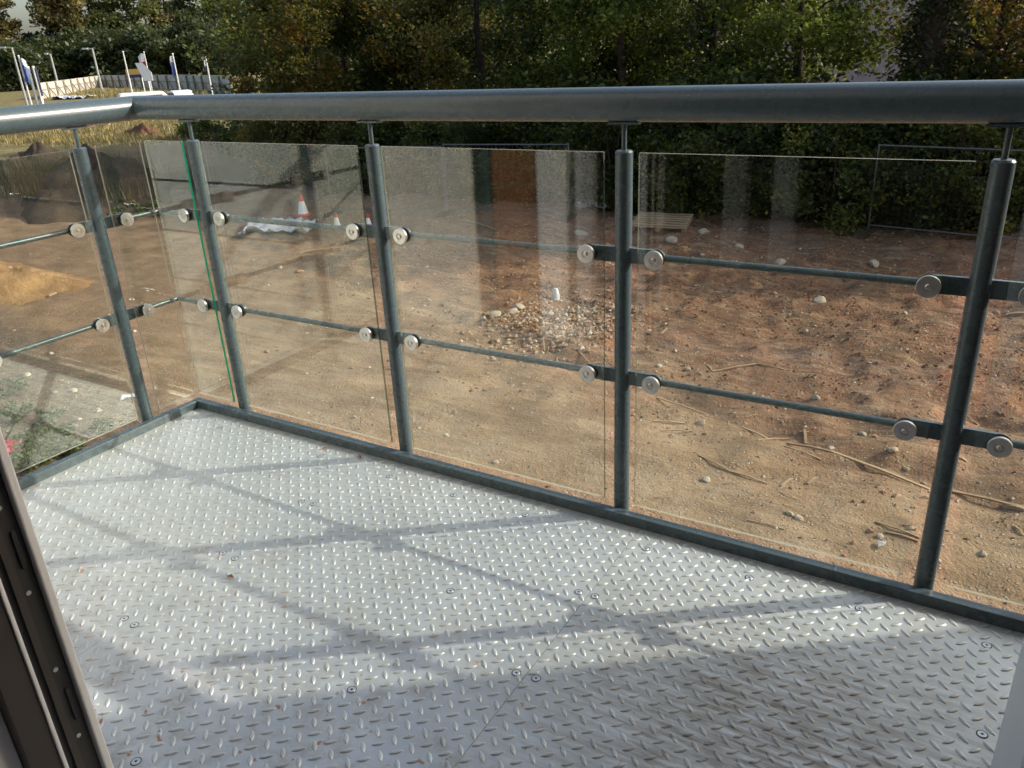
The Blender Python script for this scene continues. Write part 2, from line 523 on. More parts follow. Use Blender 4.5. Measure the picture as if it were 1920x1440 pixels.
br = t.n('ShaderNodeTexBrick', inp={'Vector': t.n('ShaderNodeMapping', inp={'Vector': c, 'Rotation': (math.pi / 2, 0, 0)}).outputs[0], 'Color1': (.30, .13, .06, 1), 'Color2': (.22, .12, .06, 1), 'Mortar': (.27, .17, .10, 1), 'Scale': 1., 'Brick Width': .225, 'Row Height': .075, 'Mortar Size': .008})
t.bsdf(br.outputs[0], .9, 0, .2)
M['brick'] = t.mat


def leaf_mat(name, stops, trans=.45, clump=None, rough=.5, clump_amt=.8, clump_scale=.75):
    t = NT(name)
    g = t.n('ShaderNodeNewGeometry').outputs['Random Per Island']
    col = t.ramp(g, stops)
    if clump:
        c = t.coord()
        mk = t.ramp(t.noise(c, clump[1], 3, .6), [(clump[2], (0,) * 3), (clump[2] + .1, (clump_amt,) * 3)])
        col = t.mix(mk, col, clump[0])
    c2 = t.coord()  # broad noise puts sunlit clumps and dark voids into the leaf colour
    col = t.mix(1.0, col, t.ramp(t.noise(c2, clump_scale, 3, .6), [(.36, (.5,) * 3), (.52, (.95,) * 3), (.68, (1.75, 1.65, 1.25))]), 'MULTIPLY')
    p = t.bsdf(col, rough, 0, .35)
    tr = t.n('ShaderNodeBsdfTranslucent'); t.t.links.new(t.mix(.35, col, (.26, .30, .04)), tr.inputs[0])
    mx = t.n('ShaderNodeMixShader', inp={0: trans, 1: p.outputs[0], 2: tr.outputs[0]})
    return t.surf(mx.outputs[0])


G0, G1, G2, G3 = (.011, .022, .005), (.024, .042, .009), (.055, .082, .018), (.15, .18, .05)
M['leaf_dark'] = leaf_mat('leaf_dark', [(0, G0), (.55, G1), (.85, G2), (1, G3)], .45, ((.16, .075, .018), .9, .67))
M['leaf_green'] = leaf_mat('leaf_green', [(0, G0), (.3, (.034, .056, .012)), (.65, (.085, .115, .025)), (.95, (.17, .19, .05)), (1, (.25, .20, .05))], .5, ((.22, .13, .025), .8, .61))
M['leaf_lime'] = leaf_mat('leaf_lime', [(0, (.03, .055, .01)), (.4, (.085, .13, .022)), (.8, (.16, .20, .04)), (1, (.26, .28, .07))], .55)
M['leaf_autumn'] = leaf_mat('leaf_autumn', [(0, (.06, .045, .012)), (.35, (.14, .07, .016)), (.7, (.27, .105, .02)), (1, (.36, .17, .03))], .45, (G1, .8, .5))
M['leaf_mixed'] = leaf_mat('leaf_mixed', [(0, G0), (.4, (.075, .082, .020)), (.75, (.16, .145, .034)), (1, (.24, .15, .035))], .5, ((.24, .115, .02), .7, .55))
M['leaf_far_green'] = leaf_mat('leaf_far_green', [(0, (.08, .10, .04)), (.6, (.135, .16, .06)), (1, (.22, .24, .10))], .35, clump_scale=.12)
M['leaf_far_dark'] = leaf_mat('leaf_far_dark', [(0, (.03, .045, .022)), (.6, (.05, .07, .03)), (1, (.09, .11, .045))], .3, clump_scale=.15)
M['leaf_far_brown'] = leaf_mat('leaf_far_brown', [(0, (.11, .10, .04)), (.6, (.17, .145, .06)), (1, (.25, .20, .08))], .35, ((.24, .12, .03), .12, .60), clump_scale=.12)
M['leaf_grey'] = leaf_mat('leaf_grey_green', [(0, (.045, .072, .03)), (.6, (.09, .125, .055)), (1, (.17, .20, .10))], .3)
M['ivy'] = leaf_mat('ivy_leaf', [(0, (.008, .014, .005)), (.7, (.016, .026, .008)), (1, (.035, .05, .015))], .15)
M['weed_dark'] = leaf_mat('weed_dark', [(0, (.035, .035, .018)), (.6, (.08, .072, .038)), (1, (.16, .14, .08))], .25)
M['leaf_weed'] = leaf_mat('leaf_weed', [(0, (.03, .06, .015)), (.6, (.07, .11, .025)), (1, (.13, .16, .05))], .35)
M['flower_red'] = simple('red_petals', (.50, .02, .06), .6)
M['straw'] = leaf_mat('dry_grass', [(0, (.12, .10, .04)), (.5, (.24, .19, .08)), (1, (.36, .29, .14))], .3)
M['bark'] = simple('bark', (.045, .036, .028), .95, 0, .4, 6, .1, .6)

# ------------------------------------------------------------------ ground
def graded(lo, hi, step, far):
    a = list(np.arange(lo, hi + 1e-6, step)); st = step
    up = []; p = a[-1]
    while p < far: st *= 1.13; p += st; up.append(p)
    st = step; dn = []; p = a[0]
    while p > -far: st *= 1.13; p -= st; dn.append(p)
    return np.array(dn[::-1] + a + up)


gx = graded(-18, 4, .075, 900); gy = graded(1.5, 17, .075, 900)
GX, GY = np.meshgrid(gx, gy)
gv = np.stack([GX, GY, ground_h(GX, GY)], -1).reshape(-1, 3)
nx, ny = len(gx), len(gy)
ii = (np.arange(ny - 1)[:, None] * nx + np.arange(nx - 1)[None]).ravel()
ground = link('ground', fast_mesh('ground', gv, np.stack([ii, ii + 1, ii + 1 + nx, ii + nx], -1), M['earth'], True))
tag(ground, 'bare brown earth of the building site below the balcony', kind='structure')


def gp(u, v):
    p = at_z(u, v); p.z = float(ground_h(p.x, p.y)); return p


# ------------------------------------------------------------------ balcony deck
XL, YP = -2.0141, .004
deck = thing('balcony_floor', (0, 0, 0))
tag(deck, 'galvanised checker plate balcony floor edged by grey steel kerbs', kind='structure')
DY0, DY1 = -1.31, -.0465
seams = [XL + .0465, -1.070, -.134, .803, 1.70]
PIT = .0430
# one raised lozenge of the tread
LZ = []
nlo = 6
for ring, (sc_, h) in enumerate(((1, 0.0), (.82, .0015), (.42, .0024))):
    for k in range(2 * nlo):
        a = 2 * math.pi * k / (2 * nlo)
        L, W = .0150, .0052
        x = L * math.cos(a); w = W * (1 - (abs(math.cos(a))) ** 2.4) * (1 if math.sin(a) >= 0 else -1)
        LZ.append((x * (sc_ if ring < 2 else .62), w * sc_, h))
LZ = np.array(LZ)
lf = []
for r in range(2):
    for k in range(12):
        k2 = (k + 1) % 12
        lf.append((r * 12 + k, r * 12 + k2, (r + 1) * 12 + k2, (r + 1) * 12 + k))
for k in range(5):
    lf.append((24 + k, 24 + k + 1, 24 + 10 - k, 24 + 11 - k))
lf = np.array(lf)
screw_mb = MB().lathe([(.0085, 0), (.0085, .0006), (.0078, .0012), (.0030, .0011)], 18)
screw_mb.lathe([(.0028, .0012), (.0028, .00135)], 6, mi=1)
screw_mb.lathe([(.0105, .0001), (.0105, .0004)], 18, mi=1)
screw_me = screw_mb.mesh('screw', [M['screw'], M['socket']])
screws = {0: [(-1.095, -.371), (-1.094, -.669), (-1.091, -.972), (-1.50, -.128), (-1.75, -.128), (-1.25, -.128)],
          1: [(-1.051, -.366), (-1.044, -.671), (-1.047, -.975), (-.160, -.370), (-.155, -.676), (-.157, -.975), (-.438, -.883), (-.684, -1.227), (-.443, -.513), (-.452, -.129), (-.701, -.133), (-.95, -.131)],
          2: [(-.118, -.366), (-.110, -.670), (-.112, -.975), (.187, -.125), (.442, -.123), (.699, -.125), (.704, -.396), (-.085, -.127), (.70, -.70)],
          3: [(.84, -.37)]}
for pi in range(4):
    x0, x1 = seams[pi] + (.0006 if pi else 0), seams[pi + 1] - .0006
    pl_ = MB().box(x0, x1, DY0, DY1, -.006, 0).build('checker_plate', M['galv'], deck, smooth=False)
    if pi == 2: pl_['label'] = 'scuffed plate in front of the door'
    pts = []
    offx, offy = ((0, 0), (.0, 0), (.011, .006), (0, 0))[pi]
    for i in range(int((x1 - x0) / PIT) + 2):
        for j in range(int((DY1 - DY0) / PIT) + 2):
            for ty in (0, 1):
                px = x0 + offx + i * PIT + ty * PIT / 2; py = DY0 + offy + j * PIT + ty * PIT / 2
                if x0 + .008 < px < x1 - .008 and DY0 + .01 < py < DY1 - .004:
                    if any(math.hypot(px - a, py - b) < .014 for a, b in screws[pi]): continue
                    pts.append((px, py, math.pi / 4 if ty == 0 else -math.pi / 4))
    pts = np.array(pts)
    ca, sa = np.cos(pts[:, 2]), np.sin(pts[:, 2])
    V = np.empty((len(pts), len(LZ), 3))
    V[:, :, 0] = pts[:, 0:1] + LZ[:, 0] * ca[:, None] - LZ[:, 1] * sa[:, None]
    V[:, :, 1] = pts[:, 1:2] + LZ[:, 0] * sa[:, None] + LZ[:, 1] * ca[:, None]
    V[:, :, 2] = LZ[:, 2] + .0001
    F = (lf[None] + (np.arange(len(pts)) * len(LZ))[:, None, None]).reshape(-1, 4)
    tr = link('raised_tread', fast_mesh('raised_tread', V.reshape(-1, 3), F, M['galv'], True), pl_)
    tr['kind'] = 'stuff'
    for a, b in screws[pi]:
        link('screw', screw_me, pl_, (a, b, .0002))
# kerbs and edge beams
kf = bevel(MB().box(XL + .018, 1.70, -.046, -.018, -.004, .030).build('kerb', M['paint'], deck, smooth=False), .0025)
ks = bevel(MB().box(XL + .018, XL + .046, -1.24, -.0465, -.004, .030).build('kerb', M['paint'], deck, smooth=False), .0025)
bevel(MB().box(XL + .010, 1.70, -.052, -.0185, -.20, -.0065).build('edge_beam', M['paint'], deck, smooth=False), .003)
bevel(MB().box(XL + .010, XL + .046, -1.24, -.0525, -.20, -.0065).build('edge_beam', M['paint'], deck, smooth=False), .003)
for a in (-1.6, -1.07, -.134, .803):
    MB().box(a - .03, a + .03, -1.24, -.053, -.12, -.0065).build('joist', M['paint'], deck, smooth=False)
# weld joints and seams in the kerb
for a in (-1.30, -.62, .02, .36): bevel(MB().box(a, a + .012, -.0466, -.0175, .0, .0306).build('weld_joint', M['paint'], deck, smooth=False), .003)

# ------------------------------------------------------------------ railing
rail = thing('balcony_railing', (0, 0, 0))
tag(rail, 'blue-grey steel railing with clear glass panels along the balcony edge', 'railing')
ZR, RR = 1.10, .0385
# handrail: two runs mitred at the corner
hr = MB()
NS = 40


def rail_run(p0, p1, miter_at):
    d = (Vector(p1) - Vector(p0)).normalized(); a = Vector((0, 0, 1)); b = d.cross(a)
    o = len(hr.v)
    for e, p in enumerate((p0, p1)):
        for k in range(NS):
            an = 2 * math.pi * k / NS
            off = (a * math.cos(an) + b * math.sin(an)) * RR
            q = Vector(p) + off
            if e == miter_at:
                # slide along d to the 45 degree plane through the corner
                s = (off.y if abs(d.x) > .5 else off.x)
                q = Vector(p) + off + d * (-s if abs(d.x) > .5 else -s) * (1 if (d.x + d.y) > 0 else -1)
            hr.v.append(tuple(q))
    for k in range(NS):
        k2 = (k + 1) % NS
        hr.f.append((o + k2, o + k, o + NS + k, o + NS + k2)); hr.m.append(0)


rail_run((XL, YP, ZR), (1.70, YP, ZR), 0)
rail_run((XL, YP, ZR), (XL, -1.24, ZR), 0)
hro = hr.build('handrail', M['paint'], rail, ang=.5)

RP = .0212; ZT = .9976; Z1, Z2 = .748, .422
post_me = MB().lathe([(RP, -.16), (RP, ZT - .004), (RP - .003, ZT), (.004, ZT + .0005)], 28).mesh('post', M['paint'], ang=.6)
stem_me = MB().lathe([(.0062, ZT - .002), (.0062, ZR - RR + .002)], 16).mesh('stem', M['paint'])
plate = MB(); plate.box(-.036, .036, -.013, .013, ZR - RR - .0055, ZR - RR + .0005)
plate_me = plate.mesh('saddle_plate', M['paint'], smooth=False)
foot = MB(); foot.box(-.045, .045, -.0225, -.0145, -.18, -.03)
foot_me = foot.mesh('fixing_plate', M['paint'], smooth=False)


def fin(z, s):
    mb = MB(); r = .019; e = .090
    poly = [(0, z - r)] + [(e + r * math.cos(a), z + r * math.sin(a)) for a in np.linspace(-math.pi / 2, math.pi / 2, 13)] + [(0, z + r)]
    poly = [(x * s, zz) for x, zz in poly]
    if s < 0: poly = poly[::-1]
    mb.prism(poly, -.006, .004)
    return mb.mesh('bracket', M['paint'], ang=.5)


fins = {(z, s): fin(z, s) for z in (Z1, Z2) for s in (-1, 1)}
# clamp disc in front of the glass, with gasket behind it; axis along -y
cl = MB()
cl.lathe([(.0225, 0), (.0232, .0015), (.0232, .0085), (.0222, .0098), (.0100, .0100), (.0088, .0078), (.0030, .0074)], 30, (0, -.0215, 0), (0, -1, 0), 0)
cl.lathe([(.0066, .0074), (.0062, .0098), (.0045, .0112), (.0020, .0114)], 14, (0, -.0215, 0), (0, -1, 0), 0)
cl.lathe([(.0215, 0), (.0215, .002)], 26, (0, -.0190, 0), (0, -1, 0), 1)
cl.lathe([(.0215, 0), (.0215, .0028)], 26, (0, -.0062, 0), (0, -1, 0), 1)
clamp_me = cl.mesh('clamp_disc', [M['steel'], M['rubber']], ang=.6)


def make_post(x, y, side=False, sides=(-1, 1)):
    p = link('post', post_me, rail, (x, y, 0), (0, 0, math.pi / 2 if side else 0))
    link('stem', stem_me, p); link('saddle_plate', plate_me, p); link('fixing_plate', foot_me, p)
    for s in sides:
        for z in (Z1, Z2): link('bracket', fins[(z, s)], p)
    return p


FX = [-1.756, -.9843, -.2125, .5593, 1.331]
SY = [-.231, -.775]
for x in FX: make_post(x, YP)
for y in SY: make_post(XL - YP, y, True)


def rod(name, pts): return MB().path(pts, .0084, 14).build(name, M['paint'], rail)


for z in (Z1, Z2):
    for a, b in zip(FX[:-1], FX[1:]): rod('rail_rod', [(a + .088, YP, z), (b - .088, YP, z)])
    rod('rail_rod', [(FX[-1] + .088, YP, z), (1.69, YP, z)])
    rod('rail_rod', [(SY and XL - YP, SY[0] - .088, z), (XL - YP, SY[1] + .088, z)])
    rod('rail_rod', [(XL - YP, SY[1] - .088, z), (XL - YP, -1.24, z)])
    cr = rod('corner_rod', [(XL - YP, SY[0] + .088, z), (XL - YP, YP, z), (FX[0] - .088, YP, z)])
    MB().lathe([(.0075, -.007), (.0092, -.005), (.0092, .005), (.0075, .007)], 14, (XL - YP, YP - .03, z), (0, 1, 0)).build('sleeve', M['paint'], cr)
ZB, ZTG = .047, .995


def glass_panel(a, b, side=False, green=0):
    """pane from a to b along its run; a clamp disc at each end, two heights"""
    mb = MB(); w = b - a
    y0, y1 = -.0185, -.0105
    A = [(0, y0, ZB), (w, y0, ZB), (w, y1, ZB), (0, y1, ZB), (0, y0, ZTG), (w, y0, ZTG), (w, y1, ZTG), (0, y1, ZTG)]
    mb.add(A, [(0, 1, 5, 4), (2, 3, 7, 6)], 0)
    mb.add(A, [(0, 3, 2, 1), (4, 5, 6, 7)], 1)
    mb.add(A, [(3, 0, 4, 7)], 1 if side else 3)
    mb.add(A, [(1, 2, 6, 5)], 2 if green else (1 if side else 3))
    if side:      # run along -y, facing +x: local x -> world y
        o = mb.build('glass_panel', [M['glass'], M['edge'], M['green_edge'], M['side_edge']], rail, (XL - YP, a, 0), smooth=False)
        o.rotation_euler = (0, 0, math.pi / 2)
    else:
        o = mb.build('glass_panel', [M['glass'], M['edge'], M['green_edge'], M['side_edge']], rail, (a, YP, 0), smooth=False)
    return o


def discs(o, xs):
    for x in xs:
        for z in (Z1, Z2): link('clamp_disc', clamp_me, o, (x, 0, z))


E_ = .045
for a, b in zip(FX[:-1], FX[1:]):
    g = glass_panel(a + E_, b - E_); discs(g, (.045, b - a - 2 * E_ - .045))
g = glass_panel(FX[-1] + E_, 1.66); discs(g, (.045,))
g = glass_panel(XL + .024, FX[0] - .036, green=1); discs(g, (FX[0] - .09 - XL - .024,))
# side panes are built looking from the deck: local x runs toward +y after the turn
for a, b, ds in ((SY[0] + E_, -.022, (.045,)), (SY[1] + E_, SY[0] - E_, (.045, SY[0] - SY[1] - 2 * E_ - .045)), (-1.23, SY[1] - E_, (1.23 + SY[1] - 2 * E_,))):
    g = glass_panel(a, b, True); discs(g, ds)

# ------------------------------------------------------------------ the building behind the camera
YW = -1.25
bld = thing('apartment_building', (0, YW, ZG))
tag(bld, 'rendered and brick apartment block that carries the balcony', 'building')
BL = (0, -YW, -ZG)


def bpart(name, boxes, mat, parent=bld, bev=0):
    mb = MB()
    for b in boxes: mb.box(*b)
    o = mb.build(name, M[mat], parent, BL if parent is bld else (0, 0, 0), smooth=False)
    if bev: bevel(o, bev)
    return o


ZTOP = 6.4
bpart('wall', [(-2.60, -1.54, YW - .30, YW, ZG, ZTOP)], 'render_wall')
# boarded bay left of it with shadow gaps between the boards
bpart('wall', [(-9.0, -2.601, YW - .30, YW - .02, ZG, ZTOP)], 'dark_soil')
zb = ZG
while zb < ZTOP - .3:
    bpart('cladding_board', [(-4.18, -2.602, YW - .019, YW + .004, zb + .008, zb + .292)], 'grey_render')
    bpart('cladding_board', [(-9.0, -5.12, YW - .019, YW + .004, zb + .008, zb + .292)], 'grey_render')
    if not (.7 < zb + .15 < 2.2): bpart('cladding_board', [(-5.119, -4.181, YW - .019, YW + .004, zb + .008, zb + .292)], 'grey_render')
    zb += .30
w = bpart('window', [(-5.10, -4.20, YW - .016, YW - .012, .78, 2.1)], 'van_glass')
bpart('window_frame', [(-5.115, -5.05, YW - .011, YW + .02, .75, 2.1), (-4.25, -4.185, YW - .011, YW + .02, .75, 2.1), (-5.05, -4.25, YW - .011, YW + .02, .75, .80)], 'upvc', w)
bpart('wall', [(-1.539, -1.381, YW - .30, YW - .10, ZG, ZTOP)], 'teal')
pipe = MB().path([(-1.43, YW - .05, ZG), (-1.43, YW - .05, ZTOP)], .038, 14).build('downpipe', M['teal'], bld, BL)
bpart('brick_pier', [(-1.380, -1.151, YW - .30, YW, ZG, ZTOP)], 'brick')
sidel = bpart('side_light_frame', [(-1.150, -1.05, YW - .20, YW + .012, -.01, 2.16), (-.985, -.91, YW - .14, YW - .03, -.01, 2.16), (-1.049, -.986, YW - .12, YW - .05, -.01, .05), (-1.049, -.986, YW - .12, YW - .05, 2.10, 2.16)], 'upvc', bev=.004)
bpart('pane', [(-1.049, -.986, YW - .095, YW - .085, .051, 2.099)], 'glass', sidel)
bpart('pane', [(-.909, -.72, YW - .095, YW - .085, -.009, 2.159)], 'van_glass', sidel)
bpart('wall', [(-1.15, .70, YW - .30, YW, 2.165, ZTOP)], 'render_wall')
bpart('wall', [(-1.15, .70, YW - .30, YW - .061, ZG, -.03)], 'render_wall')
bpart('wall', [(.701, 2.4, YW - .30, YW, ZG, ZTOP)], 'brick')
bpart('wing_wall', [(2.401, 9.0, YW - 6, 1.19, ZG, ZTOP + 2)], 'brick')
bpart('threshold', [(-.72, .70, YW - .30, YW - .0605, -.029, -.007)], 'frame_grey')
# the room
bpart('room_floor', [(-3.2, 2.4, -6.0, YW - .301, -.10, -.03)], 'carpet')
bpart('room_ceiling', [(-3.2, 2.4, -6.0, YW - .301, 2.45, 2.55)], 'plaster')
bpart('room_wall', [(-3.3, -3.201, -6.0, YW - .301, -.10, 2.55), (-3.3, 2.4, -6.1, -6.001, -.10, 2.55)], 'plaster')
bpart('room_doorway', [(-.83, -.70, -2.95, -2.85, -.03, 2.05), (-.55, -.42, -2.95, -2.85, -.03, 2.05)], 'upvc')

# the patio door frame round the camera
door = thing('patio_door', (-.664, -1.275, -.006))
tag(door, 'patio door frame with dark locking channel at the left edge of the view', 'door')
DL = (.664, 1.275, .006)


def dpart(name, boxes, mat, parent=door, bev=.002):
    mb = MB()
    for b in boxes: mb.box(*b)
    return bevel(mb.build(name, M[mat], parent, DL if parent is door else (0, 0, 0), smooth=False), bev)


Z0, ZD = -.006, 2.16
dpart('outer_frame', [(-.72, -.664, -1.2895, -1.2745, Z0, ZD)], 'frame_grey', bev=.003)
ch = dpart('lock_channel', [(-.72, -.676, -1.345, -1.290, Z0, ZD)], 'frame_dark')
MB().box(-.6755, -.670, -1.3300, -1.3180, Z0, ZD).build('lock_strip', M['frame_brown'], ch, smooth=False)
for z in (.15, .30, .46, .62, .80):
    MB().lathe([(.0042, 0), (.0042, .001), (.0016, .0012)], 14, (-.6756, -1.3090, z), (1, 0, 0)).build('screw', M['steel'], ch)
for z in (.22, .54, .72):
    MB().box(-.6757, -.672, -1.3060, -1.2990, z - .035, z + .035).build('keep_plate', M['socket'], ch, smooth=False)
dpart('inner_frame', [(-.72, -.664, -1.398, -1.3455, Z0, ZD)], 'frame_brown')
dpart('inner_lip', [(-.668, -.660, -1.352, -1.3445, Z0, ZD)], 'frame_grey')
dpart('lining', [(-.72, -.690, -1.55, -1.3985, Z0, ZD)], 'frame_grey')
dpart('outer_frame', [(.632, .70, -1.385, -1.262, Z0, ZD)], 'frame_grey', bev=.004)
dpart('lock_channel', [(.640, .70, -1.55, -1.3855, Z0, ZD)], 'frame_dark')
dpart('head_frame', [(-.66, .63, -1.385, -1.262, 2.09, ZD)], 'frame_grey')

# ------------------------------------------------------------------ vegetation tools
def leaf_cloud(cen, size, aspect=.62, up=.35):
    n = len(cen)
    nrm = RNG.normal(size=(n, 3)); nrm[:, 2] = np.abs(nrm[:, 2]) + up
    nrm /= np.linalg.norm(nrm, axis=1)[:, None]
    a = RNG.normal(size=(n, 3)); a -= nrm * (a * nrm).sum(1)[:, None]; a /= np.linalg.norm(a, axis=1)[:, None]
    b = np.cross(nrm, a)
    L = (size * RNG.uniform(.6, 1.25, n))[:, None] / 2; W = L * aspect
    V = np.stack([cen - a * L, cen + b * W - a * L * .1, cen + a * L, cen - b * W - a * L * .1], 1).reshape(-1, 3)
    F = np.arange(4 * n).reshape(n, 4)
    return V, F


def crown_points(n, c, r, ncl, clr, low=0.):
    """points in clumps through an ellipsoid"""
    d = RNG.normal(size=(ncl, 3)); d /= np.linalg.norm(d, axis=1)[:, None]
    rad = RNG.uniform(.12, 1.0, ncl) ** .45
    cc = d * rad[:, None] * np.array(r) + np.array(c)
    k = RNG.integers(0, ncl, n)
    s = RNG.uniform(.55, 1.3, ncl) * clr
    p = RNG.normal(size=(n, 3)); p /= np.maximum(1e-6, np.linalg.norm(p, axis=1))[:, None]
    p *= (RNG.uniform(0, 1, n) ** .5)[:, None] * s[k][:, None] * np.array((1, 1, .75))
    p = p + cc[k]
    return p


def tree(name, label, base, h, r, leafmat, n, size, group, seed, ncl=60, clr=.8, crown_z=.58, rz=None, trunk_r=.16, cat='tree', lean=(0, 0)):
    base = Vector(base); random.seed(seed)
    t_ = thing(name, base); tag(t_, label, cat, group)
    rz = rz or h * .46
    cz = h * crown_z
    mb = MB()
    top = Vector((lean[0], lean[1], h * .9))
    pts = [Vector((0, 0, -.15))] + [Vector((top.x * f + random.uniform(-.08, .08), top.y * f + random.uniform(-.08, .08), top.z * f)) for f in (.15, .35, .6, .82, 1)]
    mb.path(pts, [trunk_r * q for q in (1.25, 1, .85, .6, .35, .1)], 9)
    for i in range(9):
        f = random.uniform(.22, .85); p = Vector((top.x * f, top.y * f, top.z * f)); an = random.uniform(0, 6.28); L = random.uniform(.4, .85) * r
        q = p + Vector((math.cos(an) * L * .5, math.sin(an) * L * .5, L * .35)); e = p + Vector((math.cos(an) * L, math.sin(an) * L, L * .5))
        mb.path([p, q, e], [trunk_r * .42 * (1.1 - f), trunk_r * .28 * (1.1 - f), trunk_r * .08], 6)
    mb.build('trunk', M['bark'], t_)
    p = crown_points(n, (lean[0] * .7, lean[1] * .7, cz), (r, r, rz), ncl, clr)
    p = p[p[:, 2] > .05]
    V, F = leaf_cloud(p, size)
    link('crown', fast_mesh('crown', V, F, M[leafmat]), t_)
    return t_


def bush(name, label, base, r, h, leafmat, n, size, group=None, cat='bush', ncl=26, stems=5, rx=None):
    base = Vector(base)
    t_ = thing(name, base); tag(t_, label, cat, group)
    mb = MB()
    for i in range(stems):
        an = random.uniform(0, 6.28); L = r * .6
        mb.path([(0, 0, -.1), (math.cos(an) * L * .4, math.sin(an) * L * .4, h * .45), (math.cos(an) * L, math.sin(an) * L, h * .85)], [.02 + .008 * h, .014 + .005 * h, .004], 5)
    mb.build('stem', M['bark'], t_)
    p = crown_points(n, (0, 0, h * .48), (rx or r, r, h * .5), ncl, min(r, h) * .38)
    p = p[p[:, 2] > .02]
    V, F = leaf_cloud(p, size)
    link('foliage', fast_mesh('foliage', V, F, M[leafmat]), t_)
    return t_


def blades(cx, cy, n, h, spread, w=.012, zoff=0.0, zf=ground_h):
    """upright grass blades scattered about points"""
    k = RNG.integers(0, len(cx), n)
    x = np.array(cx)[k] + RNG.normal(size=n) * spread; y = np.array(cy)[k] + RNG.normal(size=n) * spread
    z = zf(x, y) + zoff
    an = RNG.uniform(0, 6.28, n); ln = h * RNG.uniform(.5, 1.2, n); tilt = RNG.uniform(0, .6, n)
    dx, dy = np.cos(an), np.sin(an)
    b0 = np.stack([x - dy * w, y + dx * w, z - .02], 1); b1 = np.stack([x + dy * w, y - dx * w, z - .02], 1)
    tp = np.stack([x + dx * tilt * ln, y + dy * tilt * ln, z + ln], 1)
    return np.stack([b0, b1, tp], 1).reshape(-1, 3), np.arange(3 * n).reshape(n, 3)


# ------------------------------------------------------------------ trees behind the site
GT = 'trees along the back of the site'
TW = [  # u, Y, height, radius, material, leaves, name, label
    (572, 18.8, 8.0, 2.5, 'leaf_mixed', 19000, 'orange and green tree at the left end of the dark tree belt'),
    (640, 22.0, 9.0, 3.2, 'leaf_green', 18000, 'olive green tree second from the left in the dark tree belt'),
    (760, 22.0, 9.0, 3.3, 'leaf_dark', 19000, 'very dark tree above the handrail left of the second post'),
    (900, 21.5, 8.6, 3.1, 'leaf_mixed', 19000, 'green tree with orange patches between the second and third posts'),
    (1080, 22.0, 9.0, 3.1, 'leaf_dark', 19000, 'dark green tree left of the middle post'),
    (1165, 20.0, 7.6, 1.9, 'leaf_lime', 11000, 'brighter lime green tree above the middle post'),
    (1340, 22.0, 9.0, 3.0, 'leaf_dark', 19000, 'dark tree with a few orange leaves right of the middle post'),
    (1500, 20.3, 8.0, 1.95, 'leaf_lime', 19000, 'bright green leafy tree left of the pink house wall'),
]
for i, (u, Y_, h, r, mt, n, lab) in enumerate(TW):
    b = at_y(u, Y_); b.z = ZG
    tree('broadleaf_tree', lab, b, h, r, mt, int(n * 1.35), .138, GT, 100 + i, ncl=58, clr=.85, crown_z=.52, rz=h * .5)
b = at_y(1885, 20.0); b.z = ZG
tree('maple_tree', 'orange autumn tree at the top right corner', b, 7.5, 2.1, 'leaf_autumn', 9500, .13, GT, 131, ncl=55, clr=.7, crown_z=.6, rz=3.2)
b = at_y(1965, 22.0); b.z = ZG
tree('maple_tree', 'rusty orange tree cut off by the right edge', b, 8.0, 2.2, 'leaf_autumn', 9000, .14, GT, 132, ncl=55, clr=.8, crown_z=.55)
for i, (x, y, h, lab) in enumerate(((3.2, 19.6, 7.2, 'first tree beyond the right edge of the view'), (6.4, 20.6, 8.2, 'second tree beyond the right edge of the view'), (9.8, 22.0, 9.2, 'third tree beyond the right edge of the view'), (13.4, 24.0, 11.0, 'fourth tree beyond the right edge of the view'))):
    tree('broadleaf_tree', lab, (x, y, ZG), h, 2.4, 'leaf_dark', 9000, .2, GT, 150 + i, ncl=55, clr=.95, crown_z=.52, rz=h * .5)
# ivy-clad trunk
b = at_y(1757, 19.0); b.z = ZG
iv = thing('ivy_clad_tree', b); tag(iv, 'thick black ivy-covered trunk beside the pink house wall', 'tree', GT)
MB().path([(0, 0, -.2), (.05, 0, 2.2), (-.05, 0, 4.4), (.1, .1, 7.5)], [.36, .30, .27, .16], 12).build('trunk', M['bark'], iv)
n = 7000; a = RNG.uniform(0, 6.28, n); zz = RNG.uniform(.1, 6.8, n); rr = .42 + .14 * np.sin(zz * 2.1) + RNG.normal(size=n) * .10
V, F = leaf_cloud(np.stack([np.cos(a) * rr, np.sin(a) * rr, zz], 1), .12)
link('ivy', fast_mesh('ivy', V, F, M['ivy']), iv)
p = crown_points(4000, (.7, 0, 7.2), (1.6, 2.0, 1.7), 30, .6)
V, F = leaf_cloud(p, .15); link('crown', fast_mesh('crown', V, F, M['leaf_autumn']), iv)
# a second, farther rank closes most gaps
for i, (u, Y_, h, r, mt) in enumerate(((540, 27, 9.0, 3.4, 'leaf_green'), (590, 32, 11, 4.2, 'leaf_dark'), (690, 31, 11, 4.4, 'leaf_dark'), (820, 32, 10.5, 4.2, 'leaf_dark'), (985, 31, 11, 4.2, 'leaf_dark'),
                                       (1140, 32, 11, 4.2, 'leaf_green'), (1290, 31, 11, 4, 'leaf_dark'), (1440, 31, 11, 3.4, 'leaf_dark'), (1850, 30, 10, 2.6, 'leaf_dark'))):
    b = at_y(u, Y_); b.z = ZG
    tree('distant_tree', ('green tree just behind the left end of the tree belt', 'second rank tree glimpsed through the belt far left', 'second rank tree behind the first two posts', 'second rank tree behind the second glass panel',
                          'second rank tree showing left of the middle post', 'second rank green tree behind the middle post', 'second rank tree right of the middle post', 'second rank tree behind the bright green tree',
                          'second rank tree behind the orange maple')[i], b, h, r, mt, 8500, .28, 'second rank of trees', 200 + i, ncl=60, clr=1.3, crown_z=.52, rz=h * .5)
